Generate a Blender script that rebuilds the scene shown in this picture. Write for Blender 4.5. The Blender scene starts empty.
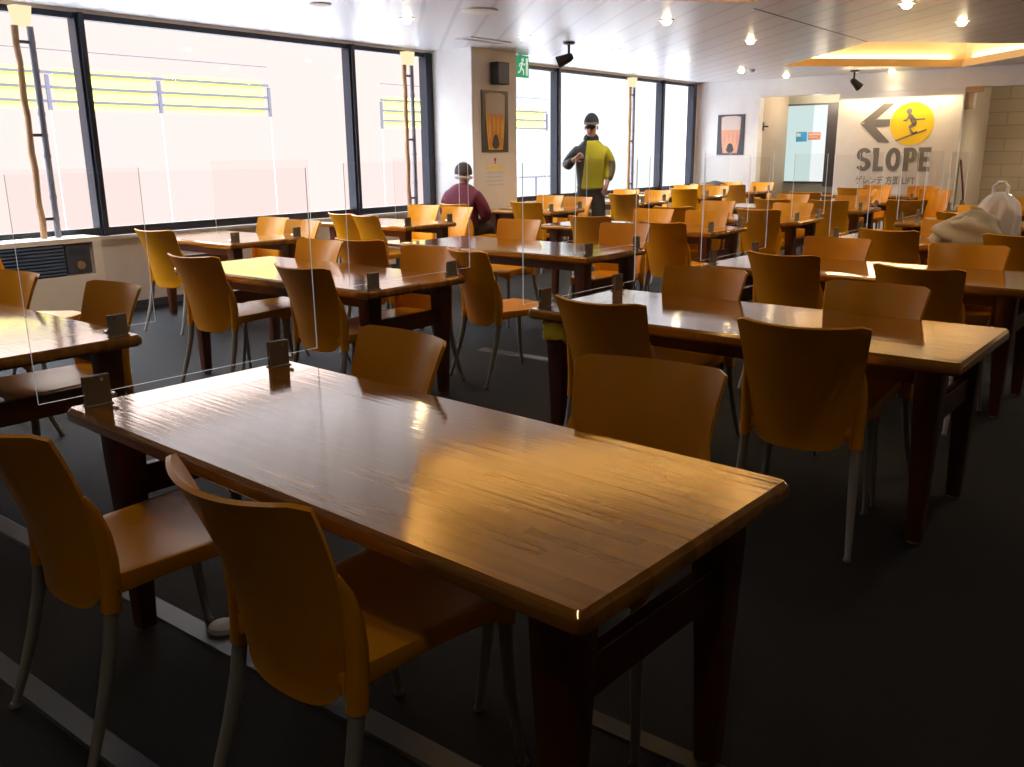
import bpy, bmesh, math, random
from mathutils import Vector, Matrix
random.seed(7)
S = bpy.context.scene
COL = S.collection
R = math.radians

# ------------------------------------------------------------------ materials
def mat(name, col=(.5, .5, .5), rough=.5, metal=0., spec=.5, coat=0., emit=None, estr=0., bump=None):
    m = bpy.data.materials.new(name); m.use_nodes = True
    nt = m.node_tree; b = nt.nodes['Principled BSDF']
    b.inputs['Base Color'].default_value = (*col, 1)
    b.inputs['Roughness'].default_value = rough
    b.inputs['Metallic'].default_value = metal
    b.inputs['Specular IOR Level'].default_value = spec
    b.inputs['Coat Weight'].default_value = coat
    b.inputs['Coat Roughness'].default_value = .1
    if emit:
        b.inputs['Emission Color'].default_value = (*emit, 1); b.inputs['Emission Strength'].default_value = estr
    # faint procedural variation of tone so that nothing is perfectly flat
    tc = nt.nodes.new('ShaderNodeTexCoord'); no = nt.nodes.new('ShaderNodeTexNoise')
    no.inputs['Scale'].default_value = (bump or (6, 0))[0]; no.inputs['Detail'].default_value = 4
    nt.links.new(tc.outputs['Object'], no.inputs['Vector'])
    mx = nt.nodes.new('ShaderNodeMix'); mx.data_type = 'RGBA'
    mx.inputs[6].default_value = (*[c * .92 for c in col], 1); mx.inputs[7].default_value = (*[min(1, c * 1.06) for c in col], 1)
    nt.links.new(no.outputs['Fac'], mx.inputs[0]); nt.links.new(mx.outputs[2], b.inputs['Base Color'])
    if bump:
        bp = nt.nodes.new('ShaderNodeBump'); bp.inputs['Strength'].default_value = bump[1]; bp.inputs['Distance'].default_value = .01
        nt.links.new(no.outputs['Fac'], bp.inputs['Height']); nt.links.new(bp.outputs['Normal'], b.inputs['Normal'])
    return m

def emis(name, col, st):
    m = bpy.data.materials.new(name); m.use_nodes = True
    nt = m.node_tree; nt.nodes.clear()
    o = nt.nodes.new('ShaderNodeOutputMaterial'); e = nt.nodes.new('ShaderNodeEmission')
    e.inputs[0].default_value = (*col, 1); e.inputs[1].default_value = st
    nt.links.new(e.outputs[0], o.inputs[0]); return m

def glassy(name, tint, fac, haze, hazecol=(.8, .85, .85)):
    m = bpy.data.materials.new(name); m.use_nodes = True
    nt = m.node_tree; nt.nodes.clear()
    o = nt.nodes.new('ShaderNodeOutputMaterial'); t = nt.nodes.new('ShaderNodeBsdfTransparent'); t.inputs[0].default_value = (*tint, 1)
    g = nt.nodes.new('ShaderNodeBsdfGlossy'); g.inputs['Roughness'].default_value = .02
    d = nt.nodes.new('ShaderNodeBsdfDiffuse'); d.inputs[0].default_value = (*hazecol, 1)
    fr = nt.nodes.new('ShaderNodeLayerWeight'); fr.inputs[0].default_value = .5
    pw = nt.nodes.new('ShaderNodeMath'); pw.operation = 'POWER'; pw.inputs[1].default_value = 5.; nt.links.new(fr.outputs['Facing'], pw.inputs[0])
    mu = nt.nodes.new('ShaderNodeMath'); mu.operation = 'MULTIPLY_ADD'; mu.inputs[1].default_value = fac; mu.inputs[2].default_value = fac * .06
    nt.links.new(pw.outputs[0], mu.inputs[0])
    m1 = nt.nodes.new('ShaderNodeMixShader'); m1.inputs[0].default_value = haze
    nt.links.new(t.outputs[0], m1.inputs[1]); nt.links.new(d.outputs[0], m1.inputs[2])
    m2 = nt.nodes.new('ShaderNodeMixShader'); nt.links.new(mu.outputs[0], m2.inputs[0])
    nt.links.new(m1.outputs[0], m2.inputs[1]); nt.links.new(g.outputs[0], m2.inputs[2])
    nt.links.new(m2.outputs[0], o.inputs[0]); return m

def node(nt, typ, **kw):
    n = nt.nodes.new(typ)
    for k, v in kw.items():
        setattr(n, k, v)
    return n

def wood_top():
    m = bpy.data.materials.new('lacquered_butcher_block'); m.use_nodes = True
    nt = m.node_tree; b = nt.nodes['Principled BSDF']; L = nt.links.new
    tc = node(nt, 'ShaderNodeTexCoord'); sp = node(nt, 'ShaderNodeSeparateXYZ'); L(tc.outputs['Object'], sp.inputs[0])
    # lamella index across the width
    dv = node(nt, 'ShaderNodeMath', operation='MULTIPLY'); dv.inputs[1].default_value = 1 / .029; L(sp.outputs[1], dv.inputs[0])
    fl = node(nt, 'ShaderNodeMath', operation='FLOOR'); L(dv.outputs[0], fl.inputs[0])
    # stave break along the length, shifted per lamella
    sh = node(nt, 'ShaderNodeMath', operation='MULTIPLY'); sh.inputs[1].default_value = .377; L(fl.outputs[0], sh.inputs[0])
    ax = node(nt, 'ShaderNodeMath', operation='ADD'); L(sp.outputs[0], ax.inputs[0]); L(sh.outputs[0], ax.inputs[1])
    ax2 = node(nt, 'ShaderNodeMath', operation='MULTIPLY'); ax2.inputs[1].default_value = 1.5; L(ax.outputs[0], ax2.inputs[0])
    fx = node(nt, 'ShaderNodeMath', operation='FLOOR'); L(ax2.outputs[0], fx.inputs[0])
    oi = node(nt, 'ShaderNodeObjectInfo')
    rs = node(nt, 'ShaderNodeMath', operation='MULTIPLY'); rs.inputs[1].default_value = 37.; L(oi.outputs['Random'], rs.inputs[0])
    cb = node(nt, 'ShaderNodeCombineXYZ'); L(fx.outputs[0], cb.inputs[0]); L(fl.outputs[0], cb.inputs[1]); L(rs.outputs[0], cb.inputs[2])
    wn = node(nt, 'ShaderNodeTexWhiteNoise', noise_dimensions='3D'); L(cb.outputs[0], wn.inputs['Vector'])
    mp = node(nt, 'ShaderNodeMapping'); mp.inputs['Scale'].default_value = (.8, 60, 8); L(tc.outputs['Object'], mp.inputs[0])
    no = node(nt, 'ShaderNodeTexNoise'); no.inputs['Scale'].default_value = 1.; no.inputs['Detail'].default_value = 5; L(mp.outputs[0], no.inputs['Vector'])
    av = node(nt, 'ShaderNodeMath', operation='MULTIPLY_ADD'); L(wn.outputs['Value'], av.inputs[0]); av.inputs[1].default_value = .55
    mh = node(nt, 'ShaderNodeMath', operation='MULTIPLY'); mh.inputs[1].default_value = .6; L(no.outputs['Fac'], mh.inputs[0]); L(mh.outputs[0], av.inputs[2])
    cr = node(nt, 'ShaderNodeValToRGB')
    cr.color_ramp.elements[0].position = .15; cr.color_ramp.elements[0].color = (.17, .056, .004, 1)
    cr.color_ramp.elements[1].position = .9; cr.color_ramp.elements[1].color = (.36, .145, .010, 1)
    L(av.outputs[0], cr.inputs[0]); L(cr.outputs[0], b.inputs['Base Color'])
    b.inputs['Roughness'].default_value = .11
    b.inputs['IOR'].default_value = 2.1; b.inputs['Specular Tint'].default_value = (1, .60, .12, 1)
    b.inputs['Coat Weight'].default_value = .7; b.inputs['Coat Roughness'].default_value = .05; b.inputs['Coat IOR'].default_value = 1.7
    bp = node(nt, 'ShaderNodeBump'); bp.inputs['Strength'].default_value = .11; bp.inputs['Distance'].default_value = .004
    L(no.outputs['Fac'], bp.inputs['Height']); L(bp.outputs['Normal'], b.inputs['Normal']); L(bp.outputs['Normal'], b.inputs['Coat Normal'])
    return m

def board_ceiling():
    m = bpy.data.materials.new('diagonal_ceiling_boards'); m.use_nodes = True
    nt = m.node_tree; b = nt.nodes['Principled BSDF']; L = nt.links.new
    tc = node(nt, 'ShaderNodeTexCoord'); mp = node(nt, 'ShaderNodeMapping'); mp.inputs['Rotation'].default_value = (0, 0, R(-45)); L(tc.outputs['Object'], mp.inputs[0])
    sp = node(nt, 'ShaderNodeSeparateXYZ'); L(mp.outputs[0], sp.inputs[0])
    md = node(nt, 'ShaderNodeMath', operation='PINGPONG'); md.inputs[1].default_value = .15; L(sp.outputs[0], md.inputs[0])
    cr = node(nt, 'ShaderNodeValToRGB')
    cr.color_ramp.elements[0].position = .01; cr.color_ramp.elements[0].color = (.48, .49, .52, 1)
    cr.color_ramp.elements[1].position = .03; cr.color_ramp.elements[1].color = (.62, .63, .65, 1)
    L(md.outputs[0], cr.inputs[0]); L(cr.outputs[0], b.inputs['Base Color'])
    b.inputs['Roughness'].default_value = .35
    return m

def brick_wall():
    m = bpy.data.materials.new('painted_block_wall'); m.use_nodes = True
    nt = m.node_tree; b = nt.nodes['Principled BSDF']; L = nt.links.new
    tc = node(nt, 'ShaderNodeTexCoord'); mp = node(nt, 'ShaderNodeMapping'); mp.inputs['Rotation'].default_value = (R(90), 0, 0); L(tc.outputs['Object'], mp.inputs[0])
    br = node(nt, 'ShaderNodeTexBrick'); br.inputs['Scale'].default_value = 1.
    br.inputs['Brick Width'].default_value = .6; br.inputs['Row Height'].default_value = .22; br.inputs['Mortar Size'].default_value = .008
    br.inputs['Color1'].default_value = (.42, .34, .24, 1); br.inputs['Color2'].default_value = (.38, .31, .22, 1); br.inputs['Mortar'].default_value = (.27, .22, .15, 1)
    L(mp.outputs[0], br.inputs['Vector']); L(br.outputs['Color'], b.inputs['Base Color']); b.inputs['Roughness'].default_value = .7
    return m

M = dict(
    orange=mat('orange_moulded_plastic', (.72, .30, .003), .36, spec=.32),
    steel=mat('grey_metal', (.33, .325, .31), .4, metal=.25),
    glide=mat('grey_plastic_glide', (.25, .24, .22), .5),
    wood=wood_top(),
    leg=mat('dark_stained_wood', (.085, .022, .008), .35, bump=(9, .05)),
    carpet=mat('charcoal_carpet', (.0062, .0057, .0068), .8, spec=.35, bump=(220, .5)),
    ceil=board_ceiling(),
    white=mat('white_plaster', (.82, .82, .81), .6),
    cream=mat('cream_plaster', (.50, .42, .33), .6),
    pillar=mat('cream_paint', (.72, .65, .58), .55),
    greywall=mat('grey_green_wall', (.30, .31, .28), .6),
    brick=brick_wall(),
    frame=mat('dark_anodised_frame', (.016, .020, .032), .35, metal=.3),
    sill=mat('pale_sill', (.55, .50, .45), .5),
    panel=mat('beige_wall_panel', (.66, .58, .50), .55),
    cove=mat('warm_cove_paint', (.80, .60, .30), .6),
    covewhite=mat('cove_white', (.8, .76, .68), .6),
    clip=mat('brown_grey_clip', (.27, .235, .18), .4, metal=.1),
    chrome=mat('bright_bolt', (.8, .8, .8), .15, metal=1),
    black=mat('black_plastic', (.012, .012, .014), .4),
    darkgrey=mat('dark_grey_plastic', (.05, .06, .085), .45),
    grillblue=mat('blue_black_grille', (.02, .035, .075), .4),
    slat=mat('blue_grey_slat', (.10, .16, .28), .4),
    beige=mat('beige_metal_case', (.80, .71, .60), .45),
    strip=mat('grey_cable_cover', (.036, .038, .038), .4),
    pole=mat('tan_wood_pole', (.38, .22, .11), .5),
    pipe=mat('grey_pipe', (.22, .23, .29), .4),
    lamp=emis('cream_lamp_glow', (1., .82, .5), 1.1),
    bulb=emis('warm_bulb', (1., .80, .45), 40.),
    glass=glassy('window_glass', (1, 1, 1), .12, 0.),
    acryl=glassy('clear_acrylic', (.985, .985, .985), .16, .007),
    edge=mat('acrylic_edge_glow', (.75, .76, .74), .3, emit=(.9, .95, 1), estr=.22),  # slight emission stands in for light gathered at the sheet edges
    yellow=mat('yellow_paint', (.95, .66, .025), .5),
    signgrey=mat('sign_grey', (.18, .175, .178), .5),
    green=mat('exit_green', (.01, .35, .14), .4, emit=(.01, .5, .2), estr=.35),
    exitwhite=mat('exit_white', (.8, .9, .85), .4, emit=(.8, 1, .9), estr=.5),
    snow=mat('snow', (.42, .41, .42), .9, bump=(.3, .1)),
    banner=mat('yellow_banner', (.58, .57, .11), .8),
    rail=mat('dark_rail', (.06, .06, .075), .6),
    bluegrey=mat('blue_grey_cladding', (.15, .18, .24), .7),
    skin=mat('skin', (.45, .25, .17), .5),
    maroon=mat('maroon_fabric', (.125, .012, .035), .8),
    hat=mat('grey_brown_knit', (.065, .05, .058), .9),
    whiteknit=mat('white_knit', (.5, .48, .5), .9),
    navy=mat('dark_navy_fabric', (.012, .017, .03), .8),
    charcoalfab=mat('charcoal_fabric', (.035, .033, .04), .85),
    goggle=mat('black_goggle_lens', (.01, .008, .012), .1),
    goggleband=mat('pale_goggle_frame', (.17, .165, .15), .5),
    coat=mat('beige_fabric', (.43, .35, .23), .9, bump=(9, .9)),
    red=mat('red_print', (.55, .05, .04), .6),
    blue=mat('blue_print', (.05, .40, .95), .5),
    paper=mat('white_paper', (.8, .78, .74), .6),
    plaster_pink=mat('salmon_print', (.7, .33, .28), .6),
    posterdark=mat('poster_brown_black', (.035, .025, .022), .35),
    posterframe=mat('poster_frame', (.05, .055, .07), .4),
    posterslate=mat('poster_slate', (.05, .06, .075), .35),
    foam=mat('beer_foam', (.55, .45, .36), .6),
    foam2=mat('pale_foam', (.70, .60, .55), .6),
    beer=mat('amber_beer', (.72, .27, .02), .4),
    beer2=mat('gold_beer', (.85, .48, .04), .4),
    pinkbeer=mat('pale_amber', (.78, .40, .22), .4),
    rag=mat('yellow_green_cloth', (.80, .68, .03), .9, bump=(30, .5)),
    seam=mat('dark_seam', (.2, .2, .21), .7),
    vent=mat('vent_grey', (.55, .56, .58), .6),
    film=glassy('thin_white_plastic_film', (.97, .97, .97), .5, .58, (.98, .96, .97)),
    frost=emis('daylit_corridor_glass', (.66, .82, .79), .95),
    frostwhite=emis('daylit_bright_glass', (.95, 1., 1.), 1.0),
    darkjamb=mat('dark_jamb', (.05, .045, .05), .5),
)

def jacket_mat():
    m = mat('two_tone_ski_jacket', (.5, .5, .02), .7)
    nt = m.node_tree; b = nt.nodes['Principled BSDF']; L = nt.links.new
    tc = node(nt, 'ShaderNodeTexCoord'); sp = node(nt, 'ShaderNodeSeparateXYZ'); L(tc.outputs['Object'], sp.inputs[0])
    ad = node(nt, 'ShaderNodeMath', operation='MULTIPLY_ADD'); L(sp.outputs[2], ad.inputs[0]); ad.inputs[1].default_value = .12; L(sp.outputs[0], ad.inputs[2])
    gt = node(nt, 'ShaderNodeMath', operation='GREATER_THAN'); gt.inputs[1].default_value = .235; L(ad.outputs[0], gt.inputs[0])
    # grey lower sleeve on the far arm
    lt = node(nt, 'ShaderNodeMath', operation='LESS_THAN'); lt.inputs[1].default_value = -.235; L(sp.outputs[0], lt.inputs[0])
    lz = node(nt, 'ShaderNodeMath', operation='LESS_THAN'); lz.inputs[1].default_value = 1.27; L(sp.outputs[2], lz.inputs[0])
    an = node(nt, 'ShaderNodeMath', operation='MULTIPLY'); L(lt.outputs[0], an.inputs[0]); L(lz.outputs[0], an.inputs[1])
    m1 = node(nt, 'ShaderNodeMix', data_type='RGBA'); m1.inputs[6].default_value = (.42, .40, .012, 1); m1.inputs[7].default_value = (.012, .017, .022, 1); L(gt.outputs[0], m1.inputs[0])
    m2 = node(nt, 'ShaderNodeMix', data_type='RGBA'); m2.inputs[7].default_value = (.16, .15, .08, 1); L(m1.outputs[2], m2.inputs[6]); L(an.outputs[0], m2.inputs[0])
    L(m2.outputs[2], b.inputs['Base Color']); return m
M['jacket'] = jacket_mat()

# ------------------------------------------------------------------ helpers
def obj(name, bm, m, parent=None, smooth=None, loc=None):
    me = bpy.data.meshes.new(name)
    bmesh.ops.recalc_face_normals(bm, faces=bm.faces)
    bm.to_mesh(me); bm.free()
    for mm in (m if isinstance(m, (list, tuple)) else [m]):
        me.materials.append(mm)
    if smooth is not None:
        me.shade_smooth(); me.set_sharp_from_angle(angle=R(smooth))
    o = bpy.data.objects.new(name, me); COL.objects.link(o)
    if parent: o.parent = parent
    if loc: o.location = loc
    return o

def thing(name, label, cat, loc=(0, 0, 0), rz=0., group=None):
    o = bpy.data.objects.new(name, None); COL.objects.link(o)
    o.empty_display_size = .1
    o.location = loc; o.rotation_euler = (0, 0, rz)
    o['label'] = label; o['category'] = cat
    if group: o['group'] = group
    return o

def tag(o, label, cat, group=None):
    o['label'] = label; o['category'] = cat
    if group: o['group'] = group
    return o

def struct(name, bm, m, smooth=None, parent=None):
    o = obj(name, bm, m, parent, smooth)
    if not parent: o['kind'] = 'structure'
    return o

def box(bm, x0, x1, y0, y1, z0, z1, mi=0):
    v = [bm.verts.new(p) for p in ((x0, y0, z0), (x1, y0, z0), (x1, y1, z0), (x0, y1, z0), (x0, y0, z1), (x1, y0, z1), (x1, y1, z1), (x0, y1, z1))]
    for f in ((3, 2, 1, 0), (4, 5, 6, 7), (0, 1, 5, 4), (1, 2, 6, 5), (2, 3, 7, 6), (3, 0, 4, 7)):
        bm.faces.new([v[i] for i in f]).material_index = mi
    return bm

def B(*boxes, bev=0.):
    bm = bmesh.new()
    for b in boxes: box(bm, *b)
    if bev: bmesh.ops.bevel(bm, geom=bm.edges[:], offset=bev, segments=2, affect='EDGES', profile=.5)
    return bm

def tube(bm, pts, rad, n=10, cap=True):
    pts = [Vector(p) for p in pts]; rings = []
    rad = rad if isinstance(rad, (list, tuple)) else [rad] * len(pts)
    for i, p in enumerate(pts):
        d = (pts[min(i + 1, len(pts) - 1)] - pts[max(i - 1, 0)]).normalized()
        a = Vector((1, 0, 0)) if abs(d.x) < .8 else Vector((0, 1, 0))
        u = d.cross(a).normalized(); w = d.cross(u)
        rings.append([bm.verts.new(p + (u * math.cos(2 * math.pi * k / n) + w * math.sin(2 * math.pi * k / n)) * rad[i]) for k in range(n)])
    for a, b in zip(rings, rings[1:]):
        for k in range(n): bm.faces.new((a[k], a[(k + 1) % n], b[(k + 1) % n], b[k]))
    if cap:
        bm.faces.new(rings[0][::-1]); bm.faces.new(rings[-1])
    return bm

def lathe(bm, prof, c=(0, 0, 0), n=20):
    rings = [[bm.verts.new((c[0] + r * math.cos(2 * math.pi * k / n), c[1] + r * math.sin(2 * math.pi * k / n), c[2] + z)) for k in range(n)] for r, z in prof]
    for a, b in zip(rings, rings[1:]):
        for k in range(n): bm.faces.new((a[k], a[(k + 1) % n], b[(k + 1) % n], b[k]))
    bm.faces.new(rings[0][::-1]); bm.faces.new(rings[-1])
    return bm

def ellipsoid(bm, c, r, n=14, m=9, zcut=-1.):
    rings = []
    for j in range(m + 1):
        t = -math.pi / 2 + math.pi * j / m
        if math.sin(t) < zcut: continue
        rr = max(.02, math.cos(t))
        rings.append([bm.verts.new((c[0] + r[0] * rr * math.cos(2 * math.pi * k / n), c[1] + r[1] * rr * math.sin(2 * math.pi * k / n), c[2] + r[2] * math.sin(t))) for k in range(n)])
    for a, b in zip(rings, rings[1:]):
        for k in range(n): bm.faces.new((a[k], a[(k + 1) % n], b[(k + 1) % n], b[k]))
    bm.faces.new(rings[0][::-1]); bm.faces.new(rings[-1])
    return bm

def prism(bm, pts, f, d=.004):
    """flat outline pts (a,b) turned into 3-D by f(a,b,depth), extruded by d"""
    lo = [bm.verts.new(f(a, b, 0)) for a, b in pts]; hi = [bm.verts.new(f(a, b, d)) for a, b in pts]
    n = len(pts)
    bm.faces.new(lo[::-1]); bm.faces.new(hi)
    for k in range(n): bm.faces.new((lo[k], lo[(k + 1) % n], hi[(k + 1) % n], hi[k]))
    return bm

def circ(cx, cz, r, n=40): return [(cx + r * math.cos(2 * math.pi * k / n), cz + r * math.sin(2 * math.pi * k / n)) for k in range(n)]

def rrect(hx, hy, r, n=4):
    out = []
    for sx, sy, a0 in ((1, 1, 0), (-1, 1, 90), (-1, -1, 180), (1, -1, 270)):
        for k in range(n + 1):
            a = R(a0 + 90 * k / n); out.append((sx * (hx - r) + r * math.cos(a), sy * (hy - r) + r * math.sin(a)))
    return out

def rings_mesh(bm, rings):
    vr = [[bm.verts.new(p) for p in rg] for rg in rings]; n = len(vr[0])
    for a, b in zip(vr, vr[1:]):
        for k in range(n): bm.faces.new((a[k], a[(k + 1) % n], b[(k + 1) % n], b[k]))
    bm.faces.new(vr[0][::-1]); bm.faces.new(vr[-1]); return bm

def copy_tree(o, parent=None):
    c = o.copy(); COL.objects.link(c)
    if parent: c.parent = parent
    for ch in list(o.children): copy_tree(ch, c)
    return c

def text_bm(body, size, offset=0.):
    cu = bpy.data.curves.new('t', 'FONT'); cu.body = body; cu.size = size; cu.offset = offset; cu.extrude = .002
    cu.align_x = 'LEFT'; ob = bpy.data.objects.new('t', cu); COL.objects.link(ob)
    dg = bpy.context.evaluated_depsgraph_get(); me = bpy.data.meshes.new_from_object(ob.evaluated_get(dg))
    bm = bmesh.new(); bm.from_mesh(me); bpy.data.objects.remove(ob); bpy.data.curves.remove(cu); bpy.data.meshes.remove(me)
    return bm

def fit_text(bm, x0, x1, z0, z1, y):
    """fit lettering lying in XY into a rectangle of the XZ plane at depth y, facing -y"""
    xs = [v.co.x for v in bm.verts]; ys = [v.co.y for v in bm.verts]
    a, b, c, d = min(xs), max(xs), min(ys), max(ys)
    for v in bm.verts:
        v.co = Vector((x0 + (v.co.x - a) / (b - a) * (x1 - x0), y - v.co.z, z0 + (v.co.y - c) / (d - c) * (z1 - z0)))
    return bm

# ------------------------------------------------------------------ camera
f_px, yaw, pitch, roll, camh = 886.4763, .6597, .2554, -.0097, 1.389
fw = Vector((-math.sin(yaw) * math.cos(pitch), math.cos(yaw) * math.cos(pitch), -math.sin(pitch)))
r0 = Vector((math.cos(yaw), math.sin(yaw), 0)); u0 = r0.cross(fw)
r2 = math.cos(roll) * r0 + math.sin(roll) * u0; u2 = -math.sin(roll) * r0 + math.cos(roll) * u0
cam = bpy.data.cameras.new('camera'); cam.sensor_width = 36; cam.lens = f_px * 36 / 1024; cam.clip_start = .05; cam.clip_end = 500
co = bpy.data.objects.new('camera', cam); COL.objects.link(co)
co.matrix_world = Matrix(((r2.x, u2.x, -fw.x, 0), (r2.y, u2.y, -fw.y, 0), (r2.z, u2.z, -fw.z, camh), (0, 0, 0, 1)))
S.camera = co

# ------------------------------------------------------------------ room shell
WX, YB, YR, CE, XR, YF = -7.85, 15.9, 17.3, 2.60, 3.0, -3.0
struct('floor', B((WX - .2, XR + .2, YF - .2, 18.6, -.1, 0)), M['carpet'])
# ceiling with two diamond light wells
cov1 = [(-5.33, 5.49), (-3.40, 3.20), (-1.38, 5.35), (-3.30, 7.65)]
cov2 = [(-5.37, 13.64), (-3.45, 11.34), (-1.43, 13.50), (-3.35, 15.75)]
bm = bmesh.new(); es = []
for loop in ([(WX - .2, YF - .2), (XR + .2, YF - .2), (XR + .2, 18.6), (WX - .2, 18.6)], cov1, cov2):
    vs = [bm.verts.new((x, y, CE)) for x, y in loop]
    es += [bm.edges.new((vs[i], vs[(i + 1) % 4])) for i in range(4)]
bmesh.ops.triangle_fill(bm, use_beauty=True, use_dissolve=False, edges=es)
struct('ceiling', bm, M['ceil'])
for i, cv in enumerate((cov1, cov2)):
    bm = bmesh.new()
    cx = sum(p[0] for p in cv) / 4; cy = sum(p[1] for p in cv) / 4
    lo = [bm.verts.new((x, y, CE)) for x, y in cv]
    md = [bm.verts.new((x, y, CE + .11)) for x, y in cv]
    ot = [bm.verts.new((cx + (x - cx) * 1.06, cy + (y - cy) * 1.06, CE + .11)) for x, y in cv]
    hi = [bm.verts.new((cx + (x - cx) * 1.06, cy + (y - cy) * 1.06, CE + .42)) for x, y in cv]
    for a, b, mi in ((lo, md, 0), (md, ot, 0), (ot, hi, 1)):
        for k in range(4): bm.faces.new((a[k], a[(k + 1) % 4], b[(k + 1) % 4], b[k])).material_index = mi
    bm.faces.new(hi).material_index = 1
    struct(f'trim_{i+1}', bm, [M['cove'], M['covewhite']])
struct('trim_3', B((-3.46, -3.44, 8.0, 11.30, CE - .002, CE + .001)), M['seam'])

SILL, WT = .69, 2.57
# left wall below the glazing, column wall piece and solid wall in front of the first window
struct('wall_left', B((WX - .2, WX, YF - .2, 18.6, 0, SILL), (WX - .2, WX, 8.57, 9.43, SILL, CE), (WX - .2, WX, YF - .2, 1.2, SILL, CE), (WX - .2, WX, YB - .12, 18.6, SILL, CE), (WX - .2, WX, 1.2, YB, WT, CE)), M['panel'])
struct('baseboard_left', B((WX, WX + .02, 3.95, 8.6, 0, .07), (WX, WX + .02, 9.42, YB, 0, .07)), M['darkgrey'])
def window(name, y0, y1, mull, sillz):
    e = bpy.data.objects.new(name, None); COL.objects.link(e); e['kind'] = 'structure'
    X0, X1 = WX - .10, WX - .01
    t = .055
    obj('window_frame', B((X0, X1, y0, y1, WT - .05, WT), (X0, X1, y0, y1, sillz, sillz + .075), (X0, X1, y0, y0 + t, sillz, WT), (X0, X1 + .03, y1 - .13, y1, sillz, WT)), M['frame'], e)
    for m_ in mull:
        q = obj('mullion', B((X0 - .01, X1 + .02, m_ - .042, m_ + .042, sillz, WT), (X0, X1 + .05, m_ - .02, m_ + .02, sillz, WT)), M['frame'], e)
    obj('window_sill', B((WX - .12, WX + .06, y0, y1, sillz - .03, sillz + .002)), M['sill'], e)
    ys = [y0] + list(mull) + [y1]
    for a, b in zip(ys, ys[1:]):
        obj('pane', B((WX - .06, WX - .052, a + .05, b - .05, sillz + .06, WT - .06)), M['glass'], e)
    return e
window('window_1', 1.2, 8.57, (4.15, 7.24), SILL)
window('window_2', 9.43, YB - .12, (11.30, 14.50), SILL)
# column between the windows
struct('wall_column', B((WX - .15, -7.2, 8.57, 9.43, 0, CE)), M['pillar'])
# thin white sheet: window light on the column's side put into colour
struct('trim_4', B((WX, -7.205, 8.555, 8.57, 0, CE)), M['white'])
# back wall
struct('wall_back', B((WX - .1, -6.65, YB, YB + .2, 0, CE), (-6.65, XR + .2, YB, YB + .2, 2.30, CE)), M['white'])
struct('wall_recess', B((-6.85, -6.65, YB + .2, YR, 0, 2.6),), M['cream'])
struct('wall_recess_back', B((-6.85, -5.2, YR, YR + .15, 0, .78), (-6.85, -5.2, YR, YR + .15, 2.2, 2.6), (-5.62, -5.2, YR, YR + .15, .78, 2.2)), M['greywall'])
struct('wall_slope', B((-5.24, -3.30, YB + .01, YB + .13, 0, 2.30), ), M['white'])
struct('wall_slope_return', B((-5.24, -5.12, YB + .13, YR, 0, 2.45), (-3.42, -3.30, YB + .13, 18.0, 0, 2.45)), M['cream'])
struct('wall_back_right', B((-3.42, XR + .2, 18.0, 18.2, 0, CE)), M['brick'])
struct('wall_right', B((XR, XR + .2, YF - .2, 18.6, 0, CE)), M['cream'])
struct('wall_front', B((WX - .2, XR + .2, YF - .2, YF, 0, CE)), M['cream'])
struct('wall_outer', B((WX - .2, XR + .2, 18.4, 18.6, 0, CE + .5)), M['white'])
# recess window with its daylit corridor glass
e = bpy.data.objects.new('window_3', None); COL.objects.link(e); e['kind'] = 'structure'
obj('pane', B((-6.66, -6.16, YR + .02, YR + .03, .78, 2.2)), M['frost'], e)
obj('pane', B((-6.16, -5.88, YR + .02, YR + .03, .78, 2.2)), M['frostwhite'], e)
obj('window_frame', B((-5.88, -5.62, YR - .04, YR + .03, .70, 2.22), (-6.66, -5.88, YR - .02, YR + .02, .76, .79), (-6.66, -5.88, YR - .02, YR + .02, 2.19, 2.22)), M['darkjamb'], e)

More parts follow.
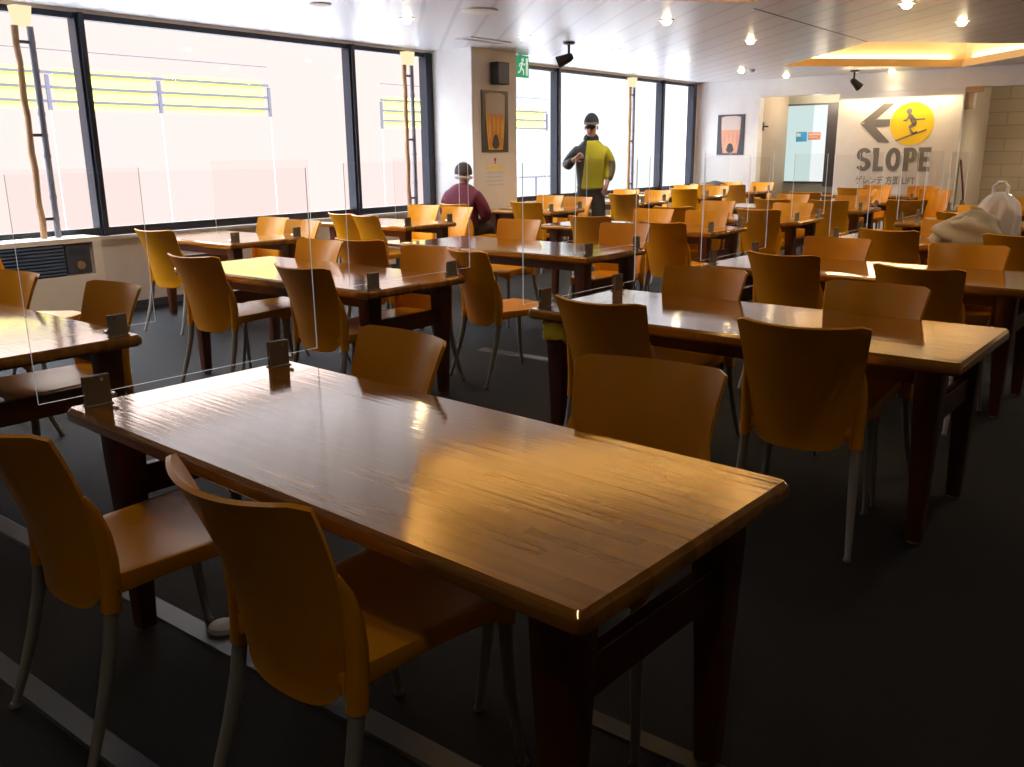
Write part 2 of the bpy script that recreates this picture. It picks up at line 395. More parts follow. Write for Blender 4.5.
# ------------------------------------------------------------------ dining chair
def make_chair():
    t = thing('dining_chair', '', 'chair')
    # back shell
    bm = bmesh.new(); NU, NV = 16, 14; g = []
    for j in range(NV + 1):
        v = j / NV; row = []
        for i in range(NU + 1):
            u = -1 + 2 * i / NU
            zb = .358 + .085 * abs(u) ** 6; zt = .822 + .010 * u * u - .012 * max(0, abs(u) - .93) / .07
            z = zb + (zt - zb) * v
            h = max(0., (z - .40) / .43)
            w = .181 + .018 * h + .020 * h * h
            if h < .25: w -= .008 * (1 - h / .25) ** 2
            edge = -.180 - .018 * h - .085 * h ** 2.2
            dep = .042 + .040 * h
            y = edge - dep * (1 - abs(u) ** 2.1)
            row.append(bm.verts.new((u * w, y, z)))
        g.append(row)
    for j in range(NV):
        for i in range(NU): bm.faces.new((g[j][i], g[j][i + 1], g[j + 1][i + 1], g[j + 1][i]))
    bmesh.ops.recalc_face_normals(bm, faces=bm.faces)
    bmesh.ops.solidify(bm, geom=bm.faces[:], thickness=.011)
    obj('backrest', bm, M['orange'], t, 50)
    # seat
    bm = bmesh.new(); nx, ny = 12, 14; top = []; bot = []
    for j in range(ny + 1):
        v = j / ny; y = -.205 + .475 * v; a = []; b = []
        for i in range(nx + 1):
            u = -1 + 2 * i / nx
            w = .178 + .040 * v
            yy = y - .022 * max(0, v - .6) / .4 * abs(u) ** 4 + .0
            zt = .452 - .016 * (1 - u * u) * math.sin(math.pi * min(1, v * 1.05)) + .004 * v - .012 * max(0, v - .86) / .14
            dpt = .020 + (.038 - .014 * math.sin(math.pi * v)) * abs(u) ** 6 + .020 * max(0, v - .8) / .2 * (.45 + .55 * u * u)
            a.append(bm.verts.new((u * w, yy, zt))); b.append(bm.verts.new((u * w * .985, yy - .006 * v, zt - dpt)))
        top.append(a); bot.append(b)
    for j in range(ny):
        for i in range(nx):
            bm.faces.new((top[j][i], top[j][i + 1], top[j + 1][i + 1], top[j + 1][i]))
            bm.faces.new((bot[j][i], bot[j + 1][i], bot[j + 1][i + 1], bot[j][i + 1]))
    for i in range(nx):
        bm.faces.new((top[0][i], bot[0][i], bot[0][i + 1], top[0][i + 1])); bm.faces.new((top[ny][i], top[ny][i + 1], bot[ny][i + 1], bot[ny][i]))
    for j in range(ny):
        bm.faces.new((top[j][0], top[j + 1][0], bot[j + 1][0], bot[j][0])); bm.faces.new((top[j][nx], bot[j][nx], bot[j + 1][nx], top[j + 1][nx]))
    bmesh.ops.recalc_face_normals(bm, faces=bm.faces)
    ed = [e for e in bm.edges if e.is_manifold and e.calc_face_angle(0) > R(50)]
    bmesh.ops.bevel(bm, geom=ed, offset=.006, segments=2, affect='EDGES', profile=.5)
    obj('seat', bm, M['orange'], t, 40)
    for s in (-1, 1):
        bm = bmesh.new()
        tube(bm, [(s * .197, -.222, .665), (s * .196, -.205, .62), (s * .195, -.192, .56), (s * .194, -.186, .50), (s * .193, -.187, .44), (s * .194, -.192, .376)],
             [.006, .016, .022, .0235, .0235, .0225], 12)
        up = obj('upright', bm, M['orange'], t, 50)
        bm = bmesh.new(); tube(bm, [(s * .218, -.183, .43), (s * .2175, -.181, .43)], [.004, .004], 8)
        obj('screw', bm, M['chrome'], up, 40)
        bm = bmesh.new()
        tube(bm, [(s * .194, -.190, .40), (s * .196, -.206, .30), (s * .201, -.232, .20), (s * .208, -.267, .09), (s * .213, -.296, .012)], [.0165, .0165, .015, .0125, .0105], 12)
        l = obj('leg', bm, M['steel'], t, 50)
        bm = bmesh.new(); lathe(bm, [(.013, 0), (.0145, .006), (.011, .014)], (s * .213, -.299, 0), 10); obj('foot_glide', bm, M['glide'], l, 50)
        bm = bmesh.new()
        tube(bm, [(s * .196, .225, .425), (s * .198, .228, .32), (s * .203, .236, .20), (s * .211, .250, .09), (s * .216, .262, .012)], [.016, .0155, .0145, .0125, .0105], 12)
        l = obj('leg', bm, M['steel'], t, 50)
        bm = bmesh.new(); lathe(bm, [(.013, 0), (.0145, .006), (.011, .014)], (s * .216, .264, 0), 10); obj('foot_glide', bm, M['glide'], l, 50)
    bm = bmesh.new(); tube(bm, [(-.18, .10, .418), (.18, .10, .418)], .010, 8); obj('seat_bar', bm, M['steel'], t, 50)
    return t

# ------------------------------------------------------------------ dining table
TH = .70
def make_table(L, D):
    t = thing('dining_table', '', 'table')
    hx, hy = L / 2, D / 2
    bm = bmesh.new()
    rg = []
    for ins, z, r in ((.012, TH - .046, .012), (.001, TH - .036, .022), (0, TH - .020, .022), (.003, TH - .010, .020), (.0125, TH, .012)):
        rg.append([(x, y, z) for x, y in rrect(hx - ins, hy - ins, r)])
    rings_mesh(bm, rg); obj('tabletop', bm, M['wood'], t, 25)
    for sx in (-1, 1):
        for sy in (-1, 1):
            bm = bmesh.new(); rg = []
            for z, w in ((.012, .026), (.30, .034), (.52, .043), (TH - .046, .046)):
                cx = sx * (hx - .115 + .004 * (.7 - z)); cy = sy * (hy - .105)
                rg.append([(cx + x, cy + y, z) for x, y in rrect(w, w, .006, 2)])
            rings_mesh(bm, rg); l = obj('leg', bm, M['leg'], t, 30)
            bm = bmesh.new(); lathe(bm, [(.024, 0), (.024, .013)], (sx * (hx - .112), cy, 0), 12); obj('foot_glide', bm, M['glide'], l, 40)
        obj('end_rail', B((sx * (hx - .115) - .016, sx * (hx - .115) + .016, -hy + .14, hy - .14, .425, .515), bev=.004), M['leg'], t)
    for sy in (-1, 1):
        obj('apron', B((-hx + .15, hx - .15, sy * (hy - .12) - .012, sy * (hy - .12) + .012, TH - .115, TH - .046), bev=.003), M['leg'], t)
    return t

# ------------------------------------------------------------------ acrylic screen
def make_screen():
    t = thing('acrylic_screen', '', 'screen')           # local: sheet in the YZ plane at x=0, table towards +x
    W = .465
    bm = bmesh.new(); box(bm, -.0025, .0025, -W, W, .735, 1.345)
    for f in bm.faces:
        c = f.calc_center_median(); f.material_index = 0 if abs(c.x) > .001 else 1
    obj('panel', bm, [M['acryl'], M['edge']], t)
    for s in (-1, 1):
        y = s * .305
        bm = B((-.0085, -.0035, y - .037, y + .037, TH, .787), (.0035, .0085, y - .037, y + .037, TH, .787), (-.020, .020, y - .037, y + .037, TH, TH + .004), bev=.001)
        c = obj('clip', bm, M['clip'], t)
        bm = bmesh.new(); tube(bm, [(-.012, y + .012, .775), (.012, y + .012, .775)], .005, 10); tube(bm, [(-.009, y + .047, .722), (.009, y + .047, .722)], .007, 10)
        obj('bolt', bm, M['chrome'], c, 40)
    return t

T18 = make_table(1.825, .765); T12 = make_table(1.25, .75); T10 = make_table(1.04, .75)
CH = make_chair(); SC = make_screen()
first = {id(T18): True, id(T12): True, id(T10): True, id(CH): True, id(SC): True}
def place(proto, x, y, rz, label, group):
    if first[id(proto)]:
        o = proto; first[id(proto)] = False
    else: o = copy_tree(proto)
    o.location = (x, y, 0); o.rotation_euler = (0, 0, rz); o['label'] = label; o['group'] = group
    return o

TG = 'lacquered wooden dining tables'; CG = 'orange moulded dining chairs'; SG = 'clear acrylic screens on table ends'
ORD = ['front', 'second', 'third', 'fourth', 'fifth', 'sixth', 'seventh', 'eighth']
def table(proto, L, col, row, x, y, a):
    """x, y = front-left corner of the flat top; a = small turn"""
    cx = x + math.cos(a) * (L / 2) - math.sin(a) * .3625; cy = y + math.sin(a) * (L / 2) + math.cos(a) * .3625
    extra = {('right', 0): 'nearest wooden table, striped top with golden sheen, beside two large orange chairs',
             ('middle', 0): 'wooden table cut off by the left photo edge, before the heater'}.get((col, row))
    t = place(proto, cx, cy, a, extra or f'wooden dining table, {ORD[row]} from camera in the {col} column', TG)
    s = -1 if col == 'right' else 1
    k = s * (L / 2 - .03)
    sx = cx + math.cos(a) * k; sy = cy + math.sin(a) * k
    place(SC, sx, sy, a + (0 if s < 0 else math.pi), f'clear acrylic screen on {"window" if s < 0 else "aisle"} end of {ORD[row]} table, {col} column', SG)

def chair(mx, my, deg, label):
    """mx,my = middle between the two top corners of the back; deg = heading (0 faces +y)"""
    a = R(deg); x = mx - math.sin(a) * .272; y = my + math.cos(a) * .272
    return place(CH, x, y, a, label, CG)

L18, L12 = 1.786, 1.225
# right column (beside the camera)
table(T18, L18, 'right', 0, -2.468, 1.150, -.0573)
table(T18, L18, 'right', 1, -2.368, 3.208, -.0274)
table(T18, L18, 'right', 2, -2.44, 5.11, -.035)
table(T18, L18, 'right', 3, -2.33, 7.10, -.01)
table(T18, L18, 'right', 4, -2.36, 9.10, 0)
table(T18, L18, 'right', 5, -2.38, 11.15, 0)
# middle column: right end near x = -3.3
for r_, (xr, y, a) in enumerate(((-3.32, 1.10, -.02), (-3.37, 3.15, -.01), (-3.25, 5.03, -.03), (-3.36, 7.15, 0), (-3.17, 8.68, 0), (-3.15, 10.62, 0), (-3.2, 12.45, 0), (-3.25, 14.15, 0))):
    table(T18, L18, 'middle', r_, xr - L18 * math.cos(a), y - L18 * math.sin(a), a)
# window column of shorter tables
for r_, (xr, y, a) in enumerate(((-6.13, 4.27, -.02), (-6.10, 6.22, 0), (-6.15, 8.70, 0), (-6.13, 10.85, 0), (-6.13, 12.85, 0), (-6.1, 14.6, 0))):
    if r_ == 2: table(T10, 1.015, 'window', r_, xr - 1.015, y, a)
    else: table(T12, L12, 'window', r_, xr - L12 * math.cos(a), y - L12 * math.sin(a), a)

def seats(col, row, lst):
    for side, pos, x, y, d in lst:
        where = 'camera side' if side == 'N' else 'far side'
        chair(x, y, d, f'orange chair, {pos} seat on the {where} of {ORD[row]} table, {col} column')
seats('right', 0, (('N', 'left', -2.06, .82, -3), ('N', 'right', -1.325, .90, -3), ('S', 'left', -2.0, 1.98, 172), ('S', 'right', -1.15, 2.08, 187)))
seats('right', 1, (('N', 'left', -1.85, 2.96, -3), ('N', 'right', -1.03, 2.94, 8), ('S', 'left', -1.92, 4.02, 181), ('S', 'right', -1.08, 3.94, 177)))
seats('right', 2, (('N', 'left', -1.86, 4.91, -6), ('N', 'right', -1.09, 4.70, -5), ('S', 'left', -1.89, 5.91, 177), ('S', 'right', -1.10, 5.87, 182)))
seats('right', 3, (('N', 'left', -1.80, 6.78, -8), ('N', 'right', -.97, 6.80, 0), ('S', 'left', -1.62, 7.85, 184), ('S', 'right', -.8, 8.05, 180)))
seats('right', 4, (('N', 'left', -1.75, 8.93, 0), ('S', 'left', -1.80, 10.02, 178)))
seats('right', 5, (('N', 'left', -2.72, 10.85, 28), ('S', 'left', -1.83, 11.98, 180)))
seats('middle', 0, (('S', 'left', -4.71, 1.98, 183), ('S', 'right', -3.89, 2.05, 181)))
seats('middle', 1, (('N', 'left', -4.66, 2.99, 6), ('N', 'right', -3.71, 3.01, 0), ('S', 'left', -4.72, 3.97, 182), ('S', 'right', -3.77, 4.04, 186)))
seats('middle', 2, (('N', 'left', -4.57, 4.21, 6), ('N', 'right', -3.50, 4.10, -18), ('S', 'left', -4.68, 6.15, 186), ('S', 'right', -3.69, 6.25, 186)))
seats('middle', 3, (('N', 'left', -4.43, 6.89, 4), ('N', 'right', -3.53, 6.60, -4), ('S', 'left', -4.39, 7.99, 184), ('S', 'right', -3.80, 7.97, 184)))
seats('middle', 4, (('N', 'left', -4.43, 8.50, 8), ('N', 'right', -3.50, 8.50, 2), ('S', 'left', -4.46, 9.63, 178), ('S', 'right', -3.57, 9.60, 184)))
seats('middle', 5, (('N', 'left', -4.10, 10.35, 0), ('N', 'right', -3.45, 10.40, 5), ('S', 'left', -4.30, 11.55, 178), ('S', 'right', -3.52, 11.50, 184)))
seats('middle', 6, (('N', 'left', -4.40, 12.25, 0), ('S', 'left', -3.82, 13.40, 182), ('S', 'right', -3.05, 13.60, 178)))
seats('middle', 7, (('N', 'left', -4.30, 13.95, 0), ('S', 'left', -4.20, 14.90, 182), ('S', 'right', -3.52, 14.85, 178)))
seats('window', 0, (('N', 'right', -6.56, 3.88, 9), ('S', 'left', -6.82, 5.21, 180), ('S', 'right', -6.28, 5.11, 182)))
seats('window', 1, (('N', 'left', -6.72, 5.98, -6), ('N', 'right', -6.33, 5.92, -10), ('S', 'left', -6.94, 7.37, 184), ('S', 'right', -6.36, 7.27, 178)))
seats('window', 2, (('N', 'left', -6.83, 7.76, -4), ('N', 'right', -6.30, 8.43, 4), ('S', 'left', -6.97, 9.85, 180), ('S', 'right', -6.40, 9.66, 178)))
seats('window', 3, (('N', 'right', -6.35, 10.72, 10), ('S', 'left', -6.98, 11.85, 182), ('S', 'right', -6.42, 11.80, 180)))
seats('window', 4, (('N', 'right', -6.38, 12.55, 6), ('S', 'left', -6.98, 13.80, 182), ('S', 'right', -6.40, 13.75, 180)))
seats('window', 5, (('N', 'left', -6.95, 14.35, 0), ('N', 'right', -6.40, 14.38, 6), ('S', 'left', -6.95, 15.50, 182), ('S', 'right', -6.35, 15.50, 180)))

# ------------------------------------------------------------------ heater under the left window
t = thing('fan_heater', 'beige fan heater with dark blue grille under the left window', 'heater', (-7.85, 2.9, 0))
bm = B((.0, .30, -1.0, 1.04, 0, .09), (.0, .32, -1.0, 1.04, .09, .41), (.0, .32, -1.0, 1.04, .68, .72), (.0, .32, .96, 1.04, .41, .68), (.0, .32, -1.0, -.35, .41, .68), (0, .27, -.35, .96, .41, .68))
obj('case', bm, M['beige'], t)
bm = B(*[(.285, .318, -.33, .71, .425 + .0285 * k, .425 + .0285 * k + .012) for k in range(9)])
g = obj('grille', B((.27, .29, -.35, .725, .41, .68)), M['grillblue'], t)
obj('slats', bm, M['slat'], g)
p = obj('control_panel', B((.27, .305, .73, .94, .42, .67), bev=.004), M['darkgrey'], t)
obj('display', B((.304, .309, .76, .91, .575, .63)), M['grillblue'], p)
bm = bmesh.new(); tube(bm, [(.304, .84, .49), (.325, .84, .49)], .035, 18); obj('knob', bm, M['pole'], p, 40)

# chair cut by the left picture edge, standing by the heater
chair(-5.83, 2.25, -60, 'orange chair side-lit pale beside heater, cut by the photo edge')

# ------------------------------------------------------------------ pole lamps along the glazing
for y, nm, z0 in ((3.62, 'tan pole and grey pipe lamp rising behind the heater', .72), (8.10, 'tan pole and grey pipe lamp beside the white column face', SILL + .003), (13.37, 'tan pole lamp standing behind the person in yellow jacket', SILL + .003)):
    t = thing('pole_lamp', nm, 'lamp', (-7.80 if y > 5 else -7.72, y, z0), 0, 'pole lamps along the windows')
    h = 2.40 - z0
    n = 12; bm = bmesh.new()
    tube(bm, [(0, -.07 + .006 * math.sin(k * 2.1), h * k / n) for k in range(n + 1)], [.026 + .002 * math.sin(k * 1.7) for k in range(n + 1)], 10); obj('pole', bm, M['pole'], t, 50)
    bm = bmesh.new(); tube(bm, [(0, .05, 0), (0, .05, h)], .026, 10)
    for k in range(1, 5): tube(bm, [(0, .05, h * k / 5 - .015), (0, .05, h * k / 5 + .015)], .030, 10)
    obj('pipe', bm, M['pipe'], t, 50)
    for z in (.16, h * .5, h - .12):
        obj('bracket', B((-.012, .012, -.09, .075, z - .012, z + .012)), M['darkgrey'], t)
    bm = bmesh.new(); rings_mesh(bm, [[(x, y_ - .01, z) for x, y_ in rrect(w, w * 1.25, .01, 2)] for z, w in ((h, .035), (h + .02, .045), (h + .15, .058))]); obj('lamp_shade', bm, M['lamp'], t, 30)

# ------------------------------------------------------------------ floor cable covers
for y, xa, xb, w, nm in ((.865, -4.5, -.9, .036, 'broad grey floor strip running under the nearest left chairs'), (1.315, -4.4, -1.0, .042, 'grey cable cover on carpet under the nearest table'), (1.665, -1.06, -.62, .034, 'short pale cable cover near the front table leg'), (4.86, -4.05, -2.6, .045, 'pale cable cover in the aisle behind the second tables')):
    bm = bmesh.new(); rings_mesh(bm, [[(x, y - w, 0), (x, y - w * .8, .006), (x, y + w * .8, .006), (x, y + w, 0)] for x in (xa, xb)])
    tag(obj('cable_cover', bm, M['strip']), nm, 'cable cover', 'cable covers on the carpet')
bm = bmesh.new(); lathe(bm, [(.042, 0), (.046, .012), (.040, .022), (.018, .026)], (-2.165, 1.36, .0), 20)
tag(obj('floor_outlet', bm, M['paper'], None, 40), 'round white floor outlet cap on the cable cover', 'outlet')

# ------------------------------------------------------------------ rag on table leg
bm = bmesh.new(); rg = []
for k, (z, w) in enumerate(((.555, .060), (.575, .068), (.60, .061), (.625, .070), (.648, .064))):
    rg.append([(x * (1 + .12 * math.sin(3.1 * i + k)), y, z + .012 * math.sin(1.7 * i + k)) for i, (x, y) in enumerate(rrect(w, w, .018, 3))])
rings_mesh(bm, rg)
o = obj('leg_wrap', bm, M['rag'], None, 60, (-2.268, 3.302, 0)); tag(o, 'yellow-green cloth wrapped around leg top of second table', 'cloth')

# ------------------------------------------------------------------ column poster, speaker, notice
def fx(x): return lambda a, b, d: (x + d, a, b)           # outline (y,z) on a plane facing +x
def fy(y): return lambda a, b, d: (a, y - d, b)           # outline (x,z) on a plane facing -y
def poster(name, label, f, c, z0, z1, w, bg, foam, beer, frame):
    t = thing(name, label, 'poster', group='beer glass posters')
    rect = lambda a, b, zz0, zz1: [(a, zz0), (b, zz0), (b, zz1), (a, zz1)]
    bm = bmesh.new(); prism(bm, rect(c - w, c + w, z0, z1), f, .012); obj('frame', bm, frame, t)
    bm = bmesh.new(); prism(bm, rect(c - w + .015, c + w - .015, z0 + .015, z1 - .015), f, .014); obj('print', bm, bg, t)
    H = z1 - z0
    def prof(v): return w * (.50 + .22 * v ** .7 + (.05 * math.sin(v * 3.1)))
    def body(v0, v1, n=10, k=1.):
        Lp = [(c - k * prof(v0 + (v1 - v0) * i / n), z0 + H * (v0 + (v1 - v0) * i / n)) for i in range(n + 1)]
        return Lp + [(2 * c - a, b) for a, b in reversed(Lp)]
    bm = bmesh.new(); prism(bm, body(.04, .94), f, .0155); obj('beer_glass', bm, beer[1], t)
    bm = bmesh.new(); prism(bm, body(.06, .64, k=.88), f, .0165); obj('beer', bm, beer[0], t)
    fm = body(.62, .93, k=.95); q = len(fm) // 2
    top = [(c + .95 * prof(.93) * math.cos(a), z0 + H * (.93 + .035 * math.sin(a))) for a in [math.pi - math.pi * i / 10 for i in range(11)]]
    bm = bmesh.new(); prism(bm, fm[:q] + top[1:-1] + fm[q:], f, .018); obj('foam', bm, foam, t)
    bm = bmesh.new(); prism(bm, [(c + .30 * w * math.cos(a) * (1 if math.sin(a) < 0 else .75), z0 + H * (.17 + .12 * math.sin(a) + 0)) for a in [2 * math.pi * k / 28 for k in range(28)]], f, .0185); obj('glass_base', bm, bg, t)
    bm = bmesh.new()
    for k, (a, h0, h1) in enumerate(((-.45, .22, .56), (-.12, .34, .60), (.2, .30, .62), (.48, .24, .58))):
        prism(bm, [(c + w * (a - .05), z0 + H * h0), (c + w * (a + .05), z0 + H * h0), (c + w * (a + .09), z0 + H * (h0 + h1) / 2), (c + w * a, z0 + H * h1), (c + w * (a - .08), z0 + H * (h0 + h1) / 2)], f, .0175)
    obj('beer_glints', bm, beer[1], t)
    return t
poster('beer_poster', 'framed beer glass poster on cream column below black speaker', fx(-7.2), 8.98, 1.39, 2.125, .262, M['posterdark'], M['foam'], (M['beer'], M['beer2']), M['posterframe'])
poster('beer_poster', 'pale beer glass poster on white back wall', fy(YB), -7.17, 1.30, 2.015, .265, M['posterslate'], M['foam2'], (M['pinkbeer'], M['plaster_pink']), M['posterframe'])
t = thing('wall_speaker', 'black box speaker mounted high on the cream column', 'speaker', (-7.2, 8.985, 2.19))
obj('speaker_case', B((.03, .15, -.115, .115, 0, .26), bev=.008), M['black'], t)
obj('speaker_grille', B((.15, .156, -.10, .10, .015, .245)), M['darkgrey'], t)
obj('bracket', B((0, .03, -.04, .04, .09, .17)), M['steel'], t)
t = thing('column_notice', 'small printed notice with emblem and lines below column poster', 'notice', (0, 0, 0))
bm = bmesh.new(); prism(bm, circ(8.98, 1.30, .022, 14), fx(-7.2), .003); prism(bm, [(8.968, 1.25), (8.992, 1.25), (8.987, 1.29), (8.973, 1.29)], fx(-7.2), .003); obj('emblem', bm, M['red'], t)
bm = bmesh.new(); x_ = 8.80
while x_ < 9.16:
    w_ = random.uniform(.02, .045); box(bm, -7.2, -7.197, x_, min(x_ + w_, 9.17), 1.185, 1.222); x_ += w_ + .012
obj('heading', bm, M['yellow'], t)
bm = bmesh.new()
for k in range(4):
    x_ = 8.80 + .03 * (k == 3)
    while x_ < 9.14:
        w_ = random.uniform(.012, .04); box(bm, -7.2, -7.198, x_, min(x_ + w_, 9.16), 1.13 - .05 * k, 1.148 - .05 * k); x_ += w_ + .008
obj('small_print', bm, M['vent'], t)

# exit sign
t = thing('exit_sign', 'green emergency exit sign hanging by the second window', 'sign', (-7.30, 9.66, 2.32))
obj('sign_box', B((-.02, .02, -.15, .15, 0, .27), bev=.004), M['green'], t)
bm = bmesh.new(); F = fx(.02)
prism(bm, circ(.015, .215, .024, 14), F, .003)
for seg, w_ in (([(.0, .185), (-.02, .12)], .028), ([(-.02, .12), (.035, .085), (.03, .035)], .017), ([(-.02, .12), (-.045, .07), (-.085, .055)], .017), ([(.0, .18), (.05, .155), (.065, .18)], .012), ([(.0, .18), (-.05, .165), (-.06, .13)], .012)):
    for (a, b), (c, d) in zip(seg, seg[1:]):
        dx, dz = c - a, d - b; l = math.hypot(dx, dz); px, pz = -dz / l * w_ / 2, dx / l * w_ / 2
        prism(bm, [(a - px, b - pz), (c - px, d - pz), (c + px, d + pz), (a + px, b + pz)], F, .003)
prism(bm, [(.085, .03), (.125, .03), (.125, .24), (.085, .24)], F, .002)
obj('running_figure', bm, M['exitwhite'], t)
obj('hanger', B((-.012, .012, -.02, .02, .27, .285)), M['steel'], t)

# ------------------------------------------------------------------ SLOPE wall graphic
t = thing('slope_sign', 'grey SLOPE lettering with left arrow and yellow skier disc', 'sign')
Y0 = YB + .01; F = fy(Y0)
bm = bmesh.new()
z = 1.80
for pts in ([(-4.86, z), (-4.50, z + .31), (-4.32, z + .31), (-4.60, z + .065)], [(-4.86, z), (-4.60, z - .065), (-4.36, z - .31), (-4.54, z - .31)]):
    prism(bm, pts, F, .004)
prism(bm, [(-4.79, z + .062), (-4.79, z - .062), (-4.38, z - .055), (-4.38, z + .055)], F, .0042)
obj('arrow', bm, M['signgrey'], t)
bm = bmesh.new(); prism(bm, circ(-4.035, 1.775, .338, 64), F, .004); obj('disc', bm, M['yellow'], t)
bm = bmesh.new(); C0, C1 = -4.035, 1.775
def P(*pts): prism(bm, [(C0 + a, C1 + b) for a, b in pts], F, .007)
prism(bm, circ(C0 - .055, C1 + .20, .045, 20), F, .007)
P((-.075, .15), (-.02, .16), (.055, .07), (.075, .01), (.02, -.03), (-.02, .03))       # trunk
P((-.06, .125), (-.035, .095), (-.085, .035), (-.135, .045), (-.135, .07), (-.095, .068))  # arm
P((.075, .02), (.065, -.03), (-.02, -.075), (-.045, -.04), (.0, .0))                     # thigh
P((-.045, -.04), (-.01, -.075), (.055, -.155), (.03, -.18), (-.01, -.15))                # shin
P((.02, -.15), (.055, -.165), (.095, -.135), (.085, -.11))                               # boot
P((-.23, -.255), (-.225, -.275), (.235, -.105), (.228, -.085))                           # ski
P((-.01, .075), (-.008, .055), (.20, .06), (.20, .08))                                   # pole
obj('skier', bm, M['signgrey'], t)
# block letters S L O P E
bm = bmesh.new(); z0, z1 = 1.02, 1.40; H = z1 - z0
def letter(x, w, polys):
    for pl in polys: prism(bm, [(x + a * w, z0 + b * H) for a, b in pl], F, .004)
def arcband(cx, cy, rx, ry, tx, ty, a0, a1, n=14):
    o_ = [(cx + rx * math.cos(R(a0 + (a1 - a0) * i / n)), cy + ry * math.sin(R(a0 + (a1 - a0) * i / n))) for i in range(n + 1)]
    i_ = [(cx + (rx - tx) * math.cos(R(a0 + (a1 - a0) * i / n)), cy + (ry - ty) * math.sin(R(a0 + (a1 - a0) * i / n))) for i in range(n + 1)]
    return [[o_[k], o_[k + 1], i_[k + 1], i_[k]] for k in range(n)]
letter(-4.875, .25, arcband(.5, .71, .48, .29, .36, .17, 20, 270) + arcband(.5, .29, .48, .29, .36, .17, -160, 90))
letter(-4.605, .19, [[(0, 0), (1, 0), (1, .2), (.5, .2), (.5, 1), (0, 1)]])
letter(-4.395, .25, arcband(.5, .5, .5, .5, .34, .21, 0, 360, 28))
letter(-4.12, .21, [[(0, 0), (.45, 0), (.45, 1), (0, 1)]] + [[(.45, .82), (.45, 1), (.6, 1), (.6, .82)], [(.45, .37), (.45, .55), (.6, .55), (.6, .37)]] + arcband(.58, .685, .44, .315, .38, .17, -90, 90))
letter(-3.885, .19, [[(0, 0), (.45, 0), (.45, 1), (0, 1)], [(.45, 0), (1, 0), (1, .2), (.45, .2)], [(.45, .4), (.92, .4), (.92, .6), (.45, .6)], [(.45, .8), (1, .8), (1, 1), (.45, 1)]])
obj('lettering', bm, M['signgrey'], t)
bm = text_bm('ゲレンデ 方面 LIFT', .16, .002); fit_text(bm, -4.86, -3.90, .80, .945, Y0); obj('small_lettering', bm, M['signgrey'], t)

# little wall fittings
t = thing('wall_fitting', 'white box unit at the top edge of the SLOPE wall', 'fitting', (-3.30, YB + .2, 1.98)); obj('unit', B((0, .12, -.05, .12, 0, .30), bev=.008), M['beige'], t)
o = obj('ceiling_sign', B((-3.26, -3.02, YB - .06, YB + .0, 2.22, 2.305), bev=.004), M['pole']); tag(o, 'small brown sign box at beam corner right of SLOPE wall', 'sign')
t = thing('bracket_sign', 'small dark bracket sign on the cream recess pillar', 'sign', (-6.65, 16.12, 1.70))
obj('plate', B((.0, .012, -.03, .03, .02, .17)), M['darkgrey'], t); bm = bmesh.new(); tube(bm, [(.012, 0, .095), (.10, 0, .095)], .014, 8); obj('arm', bm, M['black'], t)
t = thing('glass_sticker', 'blue and red sticker on the corridor glass', 'sticker', (0, YR, 0))
obj('blue_half', B((-6.47, -6.26, .012, .019, 1.53, 1.71)), M['blue'], t)
obj('red_half', B((-6.24, -6.0, .012, .019, 1.56, 1.70)), M['plaster_pink'], t)
obj('print_lines', B((-6.22, -6.02, .008, .012, 1.645, 1.665), (-6.22, -6.05, .008, .012, 1.60, 1.615), (-6.46, -6.38, .008, .012, 1.62, 1.68)), M['paper'], t)
o = obj('ceiling_sensor', lathe(bmesh.new(), [(.05, -.001), (.05, -.03), (.03, -.05)], (-5.93, 13.8, CE), 16), M['vent'], None, 40); tag(o, 'small grey sensor on the ceiling before the back wall', 'sensor')

# ------------------------------------------------------------------ ceiling lights
LG = 'recessed ceiling downlights'
spots = [(-6.14, 6.38, 'left of the ceiling disc'), (-6.12, 8.17, 'above the cream column'), (-6.05, 9.94, 'above the person in the yellow jacket'), (-6.04, 11.79, 'beyond the yellow-jacket person'), (-6.12, 13.84, 'near the end of the second window'), (-5.96, 15.30, 'close to the back wall opening'), (-4.38, 8.12, 'between the two light wells, nearer one'), (-4.42, 10.2, 'between the two light wells, farther one'), (-4.37, 15.72, 'in front of the SLOPE wall'), (-2.32, 8.6, 'top right, half cut by photo edge'), (-2.20, 10.15, 'top right above the SLOPE wall side')]
DL = None
for x, y, nm in spots:
    if DL is None:
        t = thing('downlight', '', 'ceiling light'); DL = t
        bm = bmesh.new()
        for k in range(2): pass
        rg = [[(r * math.cos(2 * math.pi * k / 20), r * math.sin(2 * math.pi * k / 20), z) for k in range(20)] for r, z in ((.075, 0), (.078, -.006), (.06, -.008), (.055, -.002))]
        rings_mesh(bm, rg); obj('trim_ring', bm, M['covewhite'], t, 40)
        bm = bmesh.new(); ellipsoid(bm, (0, 0, -.018), (.044, .044, .030), 16, 8); obj('bulb', bm, M['bulb'], t, 60)
    else: t = copy_tree(DL)
    t.location = (x, y, CE); t['label'] = f'warm recessed downlight {nm}'; t['group'] = LG
    ld = bpy.data.lights.new('downlight_or_fill_beam', 'SPOT'); ld.energy = 12 if y > 15.5 else 120; ld.color = (1, .84, .62); ld.spot_size = R(120); ld.spot_blend = .8; ld.shadow_soft_size = .05
    lo = bpy.data.objects.new('downlight_or_fill_beam', ld); COL.objects.link(lo); lo.location = (x, y, CE - .04)
t = thing('ceiling_disc', 'flat white unlit disc on ceiling near the column', 'ceiling fitting', (-5.33, 6.46, CE)); obj('cover', lathe(bmesh.new(), [(.16, 0), (.16, -.012), (.12, -.022)], (0, 0, 0), 24), M['covewhite'], t, 30)
